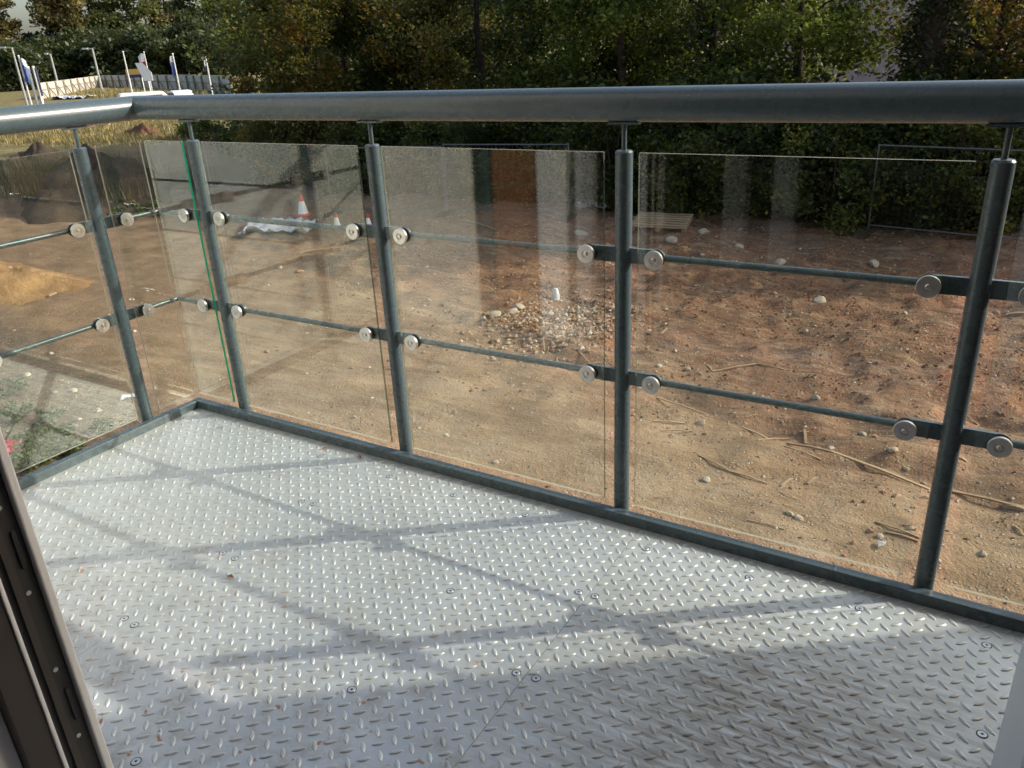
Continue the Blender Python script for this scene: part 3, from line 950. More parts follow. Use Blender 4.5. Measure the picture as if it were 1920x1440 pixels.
# brambles and saplings along the fence
GB = 'bramble bushes under the trees'
ORD = ('first second third fourth fifth sixth seventh eighth ninth tenth eleventh twelfth thirteenth fourteenth fifteenth sixteenth seventeenth eighteenth nineteenth twentieth').split()
for row, (Y0, us, hh, rr_, nm_) in enumerate(((17.1, (492, 560, 640, 725, 810, 890, 975, 1060, 1150, 1240, 1330, 1420, 1510, 1600, 1690, 1780, 1870, 1960), 2.35, 1.2, 'front'),
                                              (19.0, (520, 630, 750, 870, 990, 1110, 1230, 1350, 1470, 1590, 1700, 1810, 1930), 3.3, 1.7, 'taller back'))):
    for i, u in enumerate(us):
        b = at_y(u, Y0 + .45 * math.sin(i * 2.3)); b.z = ZG + .15
        mt = 'leaf_mixed' if u < 600 else ('leaf_green' if i % 3 == 1 else 'leaf_dark')
        h = hh + .45 * math.sin(i * 1.7 + row)
        if row and 1560 < u < 1720: h = 2.7
        bush('bramble_bush', f'{ORD[i]} bramble bush from the left in the {nm_} row below the trees', b, rr_, h, mt, 7500 if row == 0 else 6500, .11 if row == 0 else .16, GB, ncl=44, rx=rr_ * 1.1)

# pink house beyond the gap
hs = thing('pink_house', (-6.0, 46, ZG)); tag(hs, 'pinkish house wall glimpsed through the gap in the trees', 'house')
MB().box(-7.5, 9.0, 0, 8, 0, 7.2).build('wall', M['pink_wall'], hs, smooth=False)
rf = MB(); rf.add([(-7.8, -.4, 7.1), (9.3, -.4, 7.1), (9.3, 8.4, 7.1), (-7.8, 8.4, 7.1), (-7.8, 4, 10.6), (9.3, 4, 10.6)], [(0, 1, 5, 4), (2, 3, 4, 5), (0, 4, 3), (1, 2, 5), (0, 3, 2, 1)])
rf.build('roof', M['slate'], hs, smooth=False)
for wx in (-6.2, 3.6, 6.4):
    wi = MB().box(wx, wx + 1.1, -.03, .02, 3.6, 4.9).build('window', M['van_glass'], hs, smooth=False)
    MB().box(wx - .05, wx + 1.15, -.06, .0, 3.48, 3.59).build('sill', M['white_paint'], wi, smooth=False)

# ------------------------------------------------------------------ far left: trees, hoarding, masts
GF = 'far trees beyond the hoarding'
for i, (u, dist, h, r, mt, lab) in enumerate((
        (-6, 228, 31, 6.0, 'leaf_far_brown', 'tall olive tree at the top left corner'),
        (-45, 240, 30, 9, 'leaf_far_green', 'tall tree cut off by the left edge'),
        (70, 232, 12, 5.0, 'leaf_far_dark', 'low dark tree under the patch of open sky'),
        (136, 228, 32, 4.8, 'leaf_far_brown', 'brownish tree right of the patch of open sky'),
        (190, 240, 33, 7.0, 'leaf_far_green', 'light green tree above the middle lamp column'),
        (258, 235, 31, 8.5, 'leaf_far_green', 'broad green tree above the flags'),
        (330, 240, 33, 8.0, 'leaf_far_brown', 'pale yellowish tree left of the dark tree belt'),
        (405, 215, 26, 8.0, 'leaf_far_dark', 'dark far tree against the tree belt'))):
    b = at_dist(u, 120, dist); b.z = ZG
    tree('tall_tree', lab, b, h, r, mt, 9500, .95, GF, 300 + i, ncl=70, clr=2.3, crown_z=.56, rz=h * .45, trunk_r=.35)
for i, (u, dist, h, r) in enumerate(((5, 205, 10, 7.5), (45, 208, 8.5, 7), (90, 214, 9, 7.5), (140, 215, 10, 7.5), (185, 213, 12, 8), (235, 206, 13, 8), (290, 204, 13, 8), (345, 200, 13, 8), (412, 196, 13, 9))):
    b = at_dist(u, 120, dist); b.z = ZG
    bush('evergreen_bush', ('dark evergreen bush at the far left edge', 'dark evergreen bush behind the left lamp column', 'dark evergreen bush behind the hoarding corner', 'dark evergreen bush left of the middle lamp column', 'round evergreen bush right of the middle lamp column',
                            'tall evergreen bush behind the bare pole', 'tall evergreen bush behind the red flag', 'tall evergreen bush behind the blue and white flag', 'evergreen bush at the right end of the hoarding')[i],
         b, r, h, 'leaf_far_dark', 5200, .95, 'evergreen bushes behind the hoarding', 'bush', 26)

hd = [at_z(68, 157, -.9), at_z(185, 142, -.9), at_z(250, 141, -.9), at_z(350, 141, -.9), at_z(430, 143, -.9)]
for q in hd: q.z = ZG
hoard = thing('site_hoarding', hd[0]); tag(hoard, 'long pale boarded hoarding around the far end of the site', 'hoarding')
for a, b, k in zip(hd[:-1], hd[1:], (9, 5, 6, 5)):
    d = (b - a) / k; nrm = Vector((-d.y, d.x, 0)).normalized()
    if nrm.dot(CAM - a) < 0: nrm = -nrm
    for i in range(k):
        p0 = a + d * i - hd[0]; p1 = a + d * (i + 1) - hd[0]
        mb = MB(); h0 = 2.1
        mb.beam(p0 + Vector((0, 0, 1.05)), p1 - d * .02 + Vector((0, 0, 1.05)), .04, h0)
        mb.build('hoarding_panel', M['hoarding'], hoard, smooth=False)
        st = MB().beam(p0 + nrm * .15, p0 + nrm * .15 + Vector((0, 0, 2.1)), .22, .22)
        st.beam(p0 + nrm * .15 + Vector((0, 0, 1.7)), p0 + nrm * .3 + d * .6, .12, .12)
        st.build('stud', M['hoarding_frame'], hoard, smooth=False)
    r_ = MB().beam(a - hd[0] + nrm * .08 + Vector((0, 0, 1.15)), b - hd[0] + nrm * .08 + Vector((0, 0, 1.15)), .09, .09); r_.build('rail', M['hoarding_frame'], hoard, smooth=False)
    r_ = MB().beam(a - hd[0] + Vector((0, 0, 2.13)), b - hd[0] + Vector((0, 0, 2.13)), .12, .05); r_.build('capping', M['hoarding'], hoard, smooth=False)


def mast(u, v, dist):
    tp = at_dist(u, v, dist); return Vector((tp.x, tp.y, ZG)), tp.z - ZG


side = CR.copy(); side.z = 0; side.normalize()
for i, (u, v, dist, arm, lab) in enumerate(((22, 89, 92, -1.0, 'grey lamp column standing left of the blue flag'), (94, 101, 165, -.7, 'thin lamp column rising behind the hoarding corner'), (173, 91, 158, -1.3, 'lamp column behind the middle of the hoarding'))):
    b, h = mast(u, v, dist); k = dist / 92
    t_ = thing('lamp_column', b); tag(t_, lab, 'street lamp', 'lamp columns')
    MB().path([(0, 0, -.1), (0, 0, h * .4), (0, 0, h)], [.13 * k, .10 * k, .08 * k], 8).build('column', M['lamp_grey'], t_)
    e = side * arm
    ar = MB().path([(0, 0, h - .05), e * .6 + Vector((0, 0, h + .04)), e + Vector((0, 0, h + .04))], .06 * k, 6).build('arm', M['lamp_grey'], t_)
    MB().beam(e * .55 + Vector((0, 0, h + .02)), e * 1.25 + Vector((0, 0, h + .05)), .28 * k, .14 * k).build('lamp_head', M['pole'], t_)


def flag(o, h, cols, width, drop, sgn):
    """hanging flag in horizontal bands"""
    n = len(cols); nx_, nz_ = 8, 6
    z = h - .05
    for bi, (cm, fr) in enumerate(cols):
        vs = []; fs = []
        zz = z - drop * fr
        for s in (0, 1):
            for j in range(nz_ + 1):
                for i in range(nx_ + 1):
                    f = i / nx_; zc = z + (zz - z) * j / nz_
                    p = side * sgn * (f * width * (1 - .25 * (h - zc) / drop)) + CF * (.12 * math.sin(f * 7 + zc * 1.5)) + Vector((0, 0, zc - .35 * f * f)) + Vector((0, 0, 0))
                    p = p + CF * (.01 * s)
                    vs.append(p)
        w_ = nx_ + 1; off = w_ * (nz_ + 1)
        for j in range(nz_):
            for i in range(nx_):
                q = j * w_ + i
                fs.append((q, q + 1, q + w_ + 1, q + w_)); fs.append((off + q + w_, off + q + w_ + 1, off + q + 1, off + q))
        mb = MB(); mb.add(vs, fs); mb.build('flag', M[cm], o)
        z = zz


for i, (u, v, dist, cols, wd, dr, sg, lab) in enumerate((
        (35, 107, 96, [('white_flag', .28), ('blue_flag', .72)], .6, 2.2, 1, 'flagpole with white and blue flag beside the left lamp column'),
        (231, 99, 104, [], 0, 0, 1, 'bare white pole left of the yellow sign'),
        (270, 99, 122, [('white_flag', .32), ('red_flag', .68)], .95, 3.0, -1, 'flagpole with white and red flag'),
        (324, 103, 96, [('white_flag', .3), ('blue_flag', .7)], .5, 1.9, -1, 'flagpole with white and blue flag right of the red flag'),
        (386, 110, 94, [('white_flag', .6), ('navy', .4)], .3, .9, -1, 'short pole with a small white and navy flag at right'))):
    b, h = mast(u, v, dist)
    t_ = thing('flagpole', b); tag(t_, lab, 'flagpole', 'site flagpoles')
    MB().path([(0, 0, -.1), (0, 0, h)], [.10, .07], 8).build('pole', M['pole'], t_)
    MB().lathe([(.03, 0), (.10, .06), (.10, .12), (.02, .18)], 8, (0, 0, h)).build('finial', M['white_paint'], t_)
    if cols: flag(t_, h, cols, wd, dr, sg)
# double white post board by the hoarding corner
b, h = mast(58, 124, 100)
t_ = thing('post_sign', b); tag(t_, 'pair of pale posts with a navy board at the hoarding corner', 'sign')
for s in (-.33, .2): MB().beam(side * s, side * s + Vector((0, 0, h)), .2, .2).build('post', M['pole'], t_, smooth=False)
MB().beam(side * .42 + Vector((0, 0, h * .35)), side * .42 + Vector((0, 0, h * .97)), .14, .08).build('board', M['navy'], t_, smooth=False)
# yellow sign and white board
b, h = mast(250, 129, 118)
t_ = thing('yellow_sign', b); tag(t_, 'yellow sign board with navy lower edge behind the hoarding', 'sign')
MB().beam(side * -1.05 + Vector((0, 0, h - .35)), side * 1.0 + Vector((0, 0, h - .35)), .06, .65).build('board', M['yellow_sign'], t_, smooth=False)
MB().beam(side * -1.05 + Vector((0, 0, h - .86)), side * 1.0 + Vector((0, 0, h - .86)), .06, .35).build('lower_band', M['navy'], t_, smooth=False)
for s in (-.8, .8): MB().beam(side * s + CF * .08 + Vector((0, 0, -.1)), side * s + CF * .08 + Vector((0, 0, h - .3)), .1, .1).build('post', M['pole'], t_, smooth=False)
b, h = mast(258, 118, 116)
t_ = thing('white_board', b); tag(t_, 'slanting white display board beside the red flag', 'sign')
mb = MB(); P = [side * -.35 + Vector((0, 0, h)), side * .55 + Vector((0, 0, h)), side * 1.45 + Vector((0, 0, h - 1.1)), side * 1.45 + Vector((0, 0, h - 2.1)), side * .35 + Vector((0, 0, h - 2.1))]
mb.add([q for q in P] + [q + CF * .08 for q in P], [(0, 1, 2, 3, 4), (9, 8, 7, 6, 5)] + [(k, (k + 1) % 5, 5 + (k + 1) % 5, 5 + k) for k in range(5)])
mb.build('board', M['white_paint'], t_, smooth=False)
MB().beam(side * .8 + CF * .15 + Vector((0, 0, -.1)), side * .8 + CF * .15 + Vector((0, 0, h - 1)), .12, .12).build('post', M['pole'], t_, smooth=False)


# parked vehicles, mostly hidden behind the handrail
def vehicle(name, label, u, v, top, L, W, yaw, kind):
    p = at_z(u, v, ZG + top); p.z = ZG
    t_ = thing(name, p, yaw); tag(t_, label, 'van' if kind == 'van' else 'car', 'vehicles parked by the hoarding')
    if kind == 'van':
        prof = [(-L / 2, .35), (-L / 2, top * .93), (-L / 2 + .12, top), (L * .22, top), (L * .36, top * .62), (L / 2 - .05, top * .52), (L / 2, .35)]
    else:
        prof = [(-L / 2, .32), (-L / 2 + .05, top * .58), (-L * .38, top * .68), (-L * .25, top * .96), (-L * .05, top), (L * .10, top * .97), (L * .25, top * .66), (L * .46, top * .56), (L / 2, .32)]
    bevel(MB().prism(prof, -W / 2, W / 2).build('body', M['white_paint'], t_, smooth=False), .09, 3)
    for s in (-1, 1):
        y0 = s * (W / 2 + .004)
        MB().box(-L * .22, L * .2, min(y0, y0 + s * .01), max(y0, y0 + s * .01), top * .62, top * .88).build('side_window', M['van_glass'], t_, smooth=False)
        for wx in (-L * .32, L * .32):
            w_ = MB().lathe([(.25, -.09), (.31, -.07), (.31, .07), (.25, .09)], 16, (wx, s * (W / 2 - .06), .31), (0, 1, 0)).build('wheel', M['tyre'], t_)
            MB().lathe([(.17, -.10), (.17, .10)], 12, (wx, s * (W / 2 - .06), .31), (0, 1, 0)).build('rim', M['pole'], w_)
    MB().box(-L / 2 - .012, -L / 2 - .002, -W * .38, W * .38, top * .60, top * .86).build('rear_window', M['van_glass'], t_, smooth=False)
    for s in (-.42, .42): MB().box(-L / 2 - .02, -L / 2 - .002, s * W - .06, s * W + .06, top * .42, top * .58).build('tail_light', M['cone_red'], t_, smooth=False)


vehicle('parked_van', 'white van behind the handrail corner', 278, 172, 2.0, 4.6, 1.9, math.radians(60), 'van')
vehicle('parked_car', 'white rounded car right of the white van', 338, 169, 1.65, 4.2, 1.8, math.radians(-20), 'car')

# ------------------------------------------------------------------ heaps
def heap(name, label, c, rx, ry, rot, h, mat, seed, cat='mound', power=1.6, amp=.42):
    nr, na = 22, 56
    vs = []; fs = []
    for i in range(nr + 1):
        f = i / nr
        for k in range(na):
            a = 2 * math.pi * k / na
            x = rx * f * math.cos(a); y = ry * f * math.sin(a)
            wob = 1 + .34 * float(vnoise(math.cos(a) * 1.7 + 9, math.sin(a) * 1.7 + 9, seed)) + .22 * float(vnoise(math.cos(a) * 5 + 9, math.sin(a) * 5 + 9, seed + 3))
            x *= wob; y *= wob
            z = h * (1 - f ** 1.15) ** (power * .6) + amp * h * (1 - f * .7) * float(vnoise(x * 2.2 + 40, y * 2.2 + 40, seed)) + amp * .5 * h * (1 - f) * float(vnoise(x * 6, y * 6, seed + 1)) - .12 * f + .10 * float(vnoise(x * 1.3 + 7, y * 1.3, seed + 2))
            vs.append((x, y, z))
    for i in range(nr):
        for k in range(na):
            k2 = (k + 1) % na
            fs.append((i * na + k, (i + 1) * na + k, (i + 1) * na + k2, i * na + k2))
    mb = MB(); mb.add(vs, fs)
    o = mb.build(name, M[mat], None, c, ang=3.0); o.rotation_euler = (0, 0, rot)
    tag(o, label, cat); return o


pz = gp(8, 545); heap('sand_mound', 'orange sand mound at the left edge of the site', (pz.x - .4, pz.y, ZG - .03), 2.2, 1.5, .5, .62, 'sand', 3)
pz = gp(48, 338); heap('soil_heap', 'dark conical soil heap beyond the left glass panel', (pz.x, pz.y + .8, ZG - .03), 3.0, 2.2, .4, 1.30, 'dark_soil', 4, power=1.5)
c0 = gp(165, 372)
heap('weedy_bank', 'long low bank of dark soil overgrown with weeds', (c0.x, c0.y + .4, ZG - .05), 5.0, 2.6, -.62, 1.55, 'dark_soil', 5, 'bank', 1.1)
pz = gp(270, 252); heap('red_soil_heap', 'small red soil heap near the corner of the glass', (pz.x, pz.y, ZG - .05), 3.2, 1.3, -.4, .7, 'red_soil', 6)
# weeds on the bank
pts = [gp(random.uniform(20, 270), random.uniform(335, 395)) for _ in range(130)]
V, F = blades([q.x for q in pts], [q.y for q in pts], 3600, .7, .4, .012, .45)
tag(link('dry_weeds', fast_mesh('dry_weeds', V, F, M['weed_dark'])), 'dry grey-green weeds over the soil bank', kind='stuff')
pts = [at_z(random.uniform(-20, 330), random.uniform(212, 268)) for _ in range(420)]
V, F = blades([q.x for q in pts], [q.y for q in pts], 15000, .30, 1.2, .035, 0)
tag(link('rough_grass', fast_mesh('rough_grass', V, F, M['straw'])), 'strip of rough yellow grass beyond the track', kind='stuff')
pts = [at_z(random.uniform(165, 250), random.uniform(170, 183)) for _ in range(40)] + [at_z(random.uniform(300, 440), random.uniform(172, 200)) for _ in range(40)]
V, F = blades([q.x for q in pts], [q.y for q in pts], 1800, .8, 1.2, .06, 0)
tag(link('tall_dry_grass', fast_mesh('tall_dry_grass', V, F, M['straw'])), 'tall tan grass in front of the hoarding', kind='stuff')
for i, (u, v, r) in enumerate(((425, 268, 1.5), (372, 258, 1.2), (455, 292, 1.4))):
    b = gp(u, v); bush('scrub_bush', ('low green scrub under the left end of the tree belt', 'low scrub bush left of the tree belt', 'scrub bush at the foot of the orange and green tree')[i], b, r, 1.3, 'leaf_green', 3000, .16, 'scrub beside the tree belt')

# ------------------------------------------------------------------ mesh fence along the back
fm = MB(); PW, PH = 3.3, 1.66
for z in (.08, PH): fm.path([(0, 0, z), (PW, 0, z)], .015, 8)
for x in (0, PW): fm.path([(x, 0, .0), (x, 0, PH + .02)], .017, 8)
frame_me = fm.mesh('fence_frame', M['fence_galv'])
wm = MB()
for i in range(1, 30):
    x = PW * i / 30; wm.beam((x, 0, .09), (x, 0, PH - .01), .0016, .0016)
for z in (.35, .62, .89, 1.16, 1.43): wm.beam((.01, .004, z), (PW - .01, .004, z), .0016, .0016)
wire_me = wm.mesh('wire_mesh', M['fence_galv'], smooth=False)
fb = MB(); fb.add([(-.33, -.11, 0), (.33, -.11, 0), (.33, .11, 0), (-.33, .11, 0), (-.27, -.08, .13), (.27, -.08, .13), (.27, .08, .13), (-.27, .08, .13)], [(0, 3, 2, 1), (4, 5, 6, 7), (0, 1, 5, 4), (1, 2, 6, 5), (2, 3, 7, 6), (3, 0, 4, 7)])
foot2_me = fb.mesh('fence_foot', M['dark_soil'], smooth=False)
fsegs = [((-15.0, 14.2), (-11.8, 15.1), 'mesh fence panel behind the traffic cones'), ((-11.8, 15.1), (-8.45, 15.6), 'mesh fence panel behind the second wide glass pane'),
         ((-1.75, 15.95), (1.5, 15.4), 'mesh fence panel behind the rightmost post')]
for (a, b, lab) in fsegs:
    an = math.atan2(b[1] - a[1], b[0] - a[0]); L = math.hypot(b[0] - a[0], b[1] - a[1])
    t_ = thing('mesh_fence_panel', (a[0], a[1], float(ground_h(*a)) + .10), an); t_.scale = (L / PW * .985, 1, 1)
    t_.rotation_euler[0] = random.uniform(-.04, .04)
    tag(t_, lab, 'fence', 'temporary fence panels')
    link('frame', frame_me, t_); link('wire_mesh', wire_me, t_); link('foot', foot2_me, t_, (0, 0, -.13), (0, 0, 1.4)); link('foot', foot2_me, t_, (PW, 0, -.13), (0, 0, 1.4))

# ------------------------------------------------------------------ traffic cones
cone_mb = MB(); cone_mb.lathe([(.150, .03), (.142, .065)], 20, mi=0); cone_mb.lathe([(.143, .065), (.068, .40)], 20, mi=1); cone_mb.lathe([(.067, .40), (.034, .56), (.03, .575)], 20, mi=0)
cone_me = cone_mb.mesh('cone_body', [M['cone_red'], M['cone_white']], ang=.5)
cb = MB(); cb.box(-.19, .19, -.19, .19, 0, .035); cbase = cb.mesh('cone_base', M['cone_red'], smooth=False)
for u, v, s, lab in ((571, 416, 1.0, 'red and white traffic cone standing beside the white plastic sheeting'), (633, 428, .62, 'small red cone to the right of the tall traffic cone'), (692, 428, .6, 'small red cone half hidden behind the second front post')):
    p = gp(u, v); t_ = thing('traffic_cone', p, .3); t_.scale = (s, s, s); tag(t_, lab, 'traffic cone', 'traffic cones')
    link('cone_body', cone_me, t_); link('base', cbase, t_)

# ------------------------------------------------------------------ plastic sheeting
def sheet(name, label, corners, seed, amp, mat):
    P = [gp(*q) for q in corners]; nu, nv = 46, 18
    vs = []; fs = []
    for j in range(nv + 1):
        for i in range(nu + 1):
            a, b = i / nu, j / nv
            p = (P[0] * (1 - a) + P[1] * a) * (1 - b) + (P[3] * (1 - a) + P[2] * a) * b
            e = .35 * min(1., (P[1] - P[0]).length / 2) * float(vnoise(a * 7, b * 2 + 3, seed)); p = p + Vector((e * .6, e, 0))
            p.z = float(ground_h(p.x, p.y)) + .03 + amp * abs(float(vnoise(a * 9 + b * 4, b * 4 - a * 3, seed + 1))) + amp * .5 * abs(float(vnoise(a * 24, b * 12 + a * 9, seed + 2)))
            vs.append(p)
    w_ = nu + 1
    for j in range(nv):
        for i in range(nu): fs.append((j * w_ + i, j * w_ + i + 1, (j + 1) * w_ + i + 1, (j + 1) * w_ + i))
    mb = MB(); mb.add(vs, fs)
    o = mb.build(name, M[mat], None, ang=3); sm = o.modifiers.new('solid', 'SOLIDIFY'); sm.thickness = .006
    tag(o, label, 'plastic sheet'); return o


sheet('plastic_sheet', 'crumpled white plastic sheeting lying beside the tall traffic cone', [(438, 452), (560, 448), (592, 424), (480, 424)], 21, .34, 'white_plastic')
sheet('plastic_sheet', 'pale scrap of sheeting near the foot of the left side post', [(228, 757), (258, 752), (256, 745), (230, 750)], 25, .04, 'white_plastic')
sheet('plastic_sheet', 'grey sheeting dumped at the fence left of the middle post', [(1062, 412), (1135, 415), (1150, 398), (1072, 396)], 27, .35, 'white_plastic')
sheet('plastic_sheet', 'white sheeting in front of the far hoarding', [(95, 188), (150, 186), (180, 183), (110, 182)], 29, .8, 'white_plastic')
sheet('plastic_sheet', 'small torn white paper scrap near the foot of the right post', [(1645, 1036), (1655, 1034), (1659, 1028), (1643, 1025)], 31, .02, 'white_plastic')

# ------------------------------------------------------------------ pallets
pal = MB()
def pallet(label, p, rz, sx=1.2, sy=1.0, tilt=0, n=9):
    t_ = thing('timber_pallet', p, rz); t_.rotation_euler[0] = tilt; tag(t_, label, 'pallet', 'timber pallets')
    for i in range(n):
        y = -sy / 2 + sy * i / (n - 1); MB().box(-sx / 2, sx / 2, y - .028, y + .028, .10, .122).build('slat', M['timber'], t_, smooth=False)
    for x in (-sx / 2 + .05, 0, sx / 2 - .05): MB().box(x - .045, x + .045, -sy / 2, sy / 2, .0, .0995).build('bearer', M['timber'], t_, smooth=False)


pallet('loose pallet of thin slats lying on red soil right of the middle post', gp(1240, 447) + Vector((0, 0, .1)), .12, 1.25, .75, .2, 7)
pallet('weathered pallet lying on yellow grass under the handrail', gp(168, 241), .6, 2.2, 2.2, .1, 9)

# ------------------------------------------------------------------ sticks and timber offcuts
GS = 'loose sticks on the earth'
def stick(u0, v0, u1, v1, w, label=None, lift=.008):
    a, b = gp(u0, v0), gp(u1, v1); a.z += lift; b.z += lift
    mid = (a + b) / 2; k = (b - a); w *= .62
    mb = MB(); mb.beam(a - mid, a - mid + k * .55 + Vector((0, 0, .012)), w, w * .6); mb.beam(a - mid + k * .545 + Vector((0, 0, .012)), b - mid, w * .93, w * .55)
    o = mb.build('stick', M['timber'], None, mid, smooth=False)
    tag(o, label or 'thin weathered stick lying loose on the brown earth', 'stick', GS)


stick(1213, 637, 1251, 604, .045, 'pale batten lying just right of the middle post between the two rods')
stick(1021, 650, 1018, 625, .035, 'short upright-looking batten below the white rubble patch')
stick(1063, 678, 1128, 670, .035, 'pale lath lying just left of the middle post')
stick(1326, 676, 1336, 691, .03, 'short end of the bent lath in the right glass panel')
stick(1336, 692, 1420, 680, .03, 'long part of the bent lath in the right glass panel')
stick(1420, 680, 1470, 690, .025, 'thin lath end trailing right of the bent lath')
stick(1478, 814, 1560, 842, .05, 'half buried batten left of the right post, upper piece')
stick(1560, 842, 1745, 906, .05, 'long half buried batten reaching toward the right post')
stick(1885, 936, 1925, 952, .10, 'grey plank end at the right edge')
stick(1785, 905, 1925, 950, .05, 'long thin batten right of the right post')
stick(1232, 733, 1330, 762, .03); stick(1300, 752, 1400, 790, .03); stick(1395, 783, 1445, 800, .04)
stick(1225, 785, 1285, 783, .03); stick(1240, 800, 1298, 796, .025); stick(1310, 860, 1370, 885, .03)
stick(1360, 882, 1440, 905, .03); stick(1465, 908, 1487, 890, .035); stick(1515, 900, 1532, 888, .045)
stick(1640, 985, 1722, 1022, .03); stick(1660, 1005, 1720, 1028, .03); stick(1470, 835, 1540, 858, .03)
stick(1055, 640, 1105, 672, .03); stick(1080, 655, 1130, 690, .025); stick(870, 425, 930, 436, .05)
stick(560, 476, 640, 464, .05); stick(600, 500, 690, 488, .05); stick(1510, 795, 1513, 812, .05)
stick(1900, 995, 1918, 1010, .03); stick(1870, 1180, 1925, 1196, .03); stick(1400, 980, 1470, 1000, .02)
stick(1790, 860, 1812, 865, .05); stick(1890, 576, 1925, 582, .14, 'pale short board lying at the right edge level with the upper rod')
stick(1420, 830, 1480, 800, .02); stick(90, 552, 105, 548, .10, 'pale batten lying beside the orange sand mound')
for i in range(14):
    u = random.uniform(1200, 1900); v = random.uniform(620, 1020); L = random.uniform(14, 45); s = random.uniform(-.3, .5)
    stick(u, v, u + L, v + L * s, random.uniform(.012, .026))

# ------------------------------------------------------------------ stones
def rock_mesh(seed):
    r = np.random.default_rng(seed)
    import bmesh
    bm = bmesh.new(); bmesh.ops.create_icosphere(bm, subdivisions=2, radius=1)
    ax = r.normal(size=(7, 3)); ax /= np.linalg.norm(ax, axis=1)[:, None]; off = r.uniform(.55, .85, 7)
    for v in bm.verts:
        c = np.array(v.co)
        for a, o in zip(ax, off):
            d = c @ a
            if d > o: c = c - a * (d - o) * .9
        c *= 1 + .05 * r.normal()
        v.co = c * (1, .78, .58)
    me = bpy.data.meshes.new('stone'); bm.to_mesh(me); bm.free()
    me.polygons.foreach_set('use_smooth', [True] * len(me.polygons)); me.set_sharp_from_angle(angle=.45)
    return me


rocks = []
for i in range(8):
    me = rock_mesh(40 + i); me.materials.append(M['stone'] if i % 4 else M['brickbit']); rocks.append(me)
GR = 'loose stones on the earth'


def stone(u, v, r, label=None, k=None):
    p = gp(u, v)
    if v > 660: r *= .72
    o = link('stone', rocks[random.randrange(8) if k is None else k], None, (p.x, p.y, p.z + r * .12), (random.uniform(-.3, .3), random.uniform(-.3, .3), random.uniform(0, 6.28)), (r, r, r))
    tag(o, label or 'small pale stone lying loose on the brown earth', 'stone', GR)


stone(928, 591, .135, 'largest pale stone at the left edge of the rubble patch', 1)
stone(906, 596, .10, 'pale stone beside the largest one left of the rubble patch', 2)
stone(958, 582, .14, 'brownish stone at the top of the rubble patch', 3)
stone(975, 575, .17, 'flat brown slab of stone in the rubble patch', 5)
stone(990, 590, .07, None, 2); stone(945, 598, .06); stone(1004, 604, .08, 'grey white lump at the front of the rubble patch', 6)
stone(1030, 585, .09); stone(1060, 590, .07); stone(1075, 600, .06); stone(1018, 612, .06); stone(1042, 615, .07)
stone(1535, 566, .15, 'single pale stone lying alone in the middle of the right panel', 1)
stone(853, 775, .065, 'pale stone on smooth earth left of the middle post', 2)
stone(838, 821, .06, 'pale stone with dark shadow close to the second front post', 3)
stone(930, 872, .06, 'stone lying just beyond the kerb left of the middle post', 1)
stone(1480, 968, .07, 'left one of two pale stones near the kerb in the right panel', 6)
stone(1496, 975, .075, 'right one of two pale stones near the kerb in the right panel', 7)
stone(1315, 782, .10, 'crumbly white lump under the lower rod in the right panel', 2)
stone(1325, 902, .09, 'crumbly pale lump near the kerb right of the middle post', 5)
stone(1236, 684, .09, 'flat pale stone right of the middle post', 1); stone(1290, 688, .07); stone(1248, 672, .06)
stone(1672, 855, .09, 'flat pale stone beyond the long half buried batten', 3); stone(1700, 870, .06); stone(1535, 822, .08); stone(1560, 828, .07)
stone(1530, 740, .09); stone(1620, 800, .08); stone(1640, 815, .08); stone(1840, 1050, .07, 'white stone right of the foot of the right post', 2)
stone(1705, 1003, .05); stone(1755, 1065, .05); stone(1600, 1025, .045); stone(1630, 1000, .06); stone(1650, 1012, .06)
stone(1215, 700, .05); stone(660, 690, .06); stone(575, 700, .05); stone(505, 735, .05); stone(665, 790, .05); stone(500, 655, .06, 'pale stone left of the second front post under the lower rod', 4)
stone(560, 510, .09); stone(525, 505, .09); stone(1120, 480, .16, 'grey boulder by the fence left of the middle post', 6); stone(1090, 440, .2, 'pale lump of concrete under the fence left of the middle post', 3)
stone(1320, 455, .18); stone(1385, 470, .16); stone(1460, 500, .15); stone(1640, 500, .14); stone(1215, 520, .13); stone(1260, 470, .17)
stone(185, 770, .09, 'pale yellowish stone left of the side post', 2); stone(140, 738, .10, 'pale stone in the grey planting bed', 1); stone(105, 742, .06); stone(155, 745, .05)
stone(52, 700, .08); stone(115, 715, .06); stone(150, 787, .05); stone(95, 660, .06); stone(88, 790, .07, 'orange brick fragment in the planting bed', 0)
for i in range(150):
    f = random.random()
    u = random.uniform(560, 1915) if f < .8 else random.uniform(20, 560)
    v = random.uniform(470, 1060) if u > 1150 else random.uniform(470, 830)
    stone(u, v, random.uniform(.018, .046) * (1.35 if v < 620 else 1))
p = gp(1042, 552)
tub = MB().lathe([(.075, 0), (.07, .10), (.045, .19), (.03, .21)], 14).build('plastic_container', M['white_plastic'], None, p)
tag(tub, 'white plastic container standing behind the rubble patch', 'container')

# gravel, too fine to count
ico = np.array([(0, 0, 1), (.9, 0, .1), (.2, .85, .15), (-.75, .5, .1), (-.7, -.55, .12), (.25, -.88, .1), (0, 0, -.5)]) * (1, 1, .7)
icf = np.array([(0, 1, 2), (0, 2, 3), (0, 3, 4), (0, 4, 5), (0, 5, 1), (6, 2, 1), (6, 3, 2), (6, 4, 3), (6, 5, 4), (6, 1, 5)])


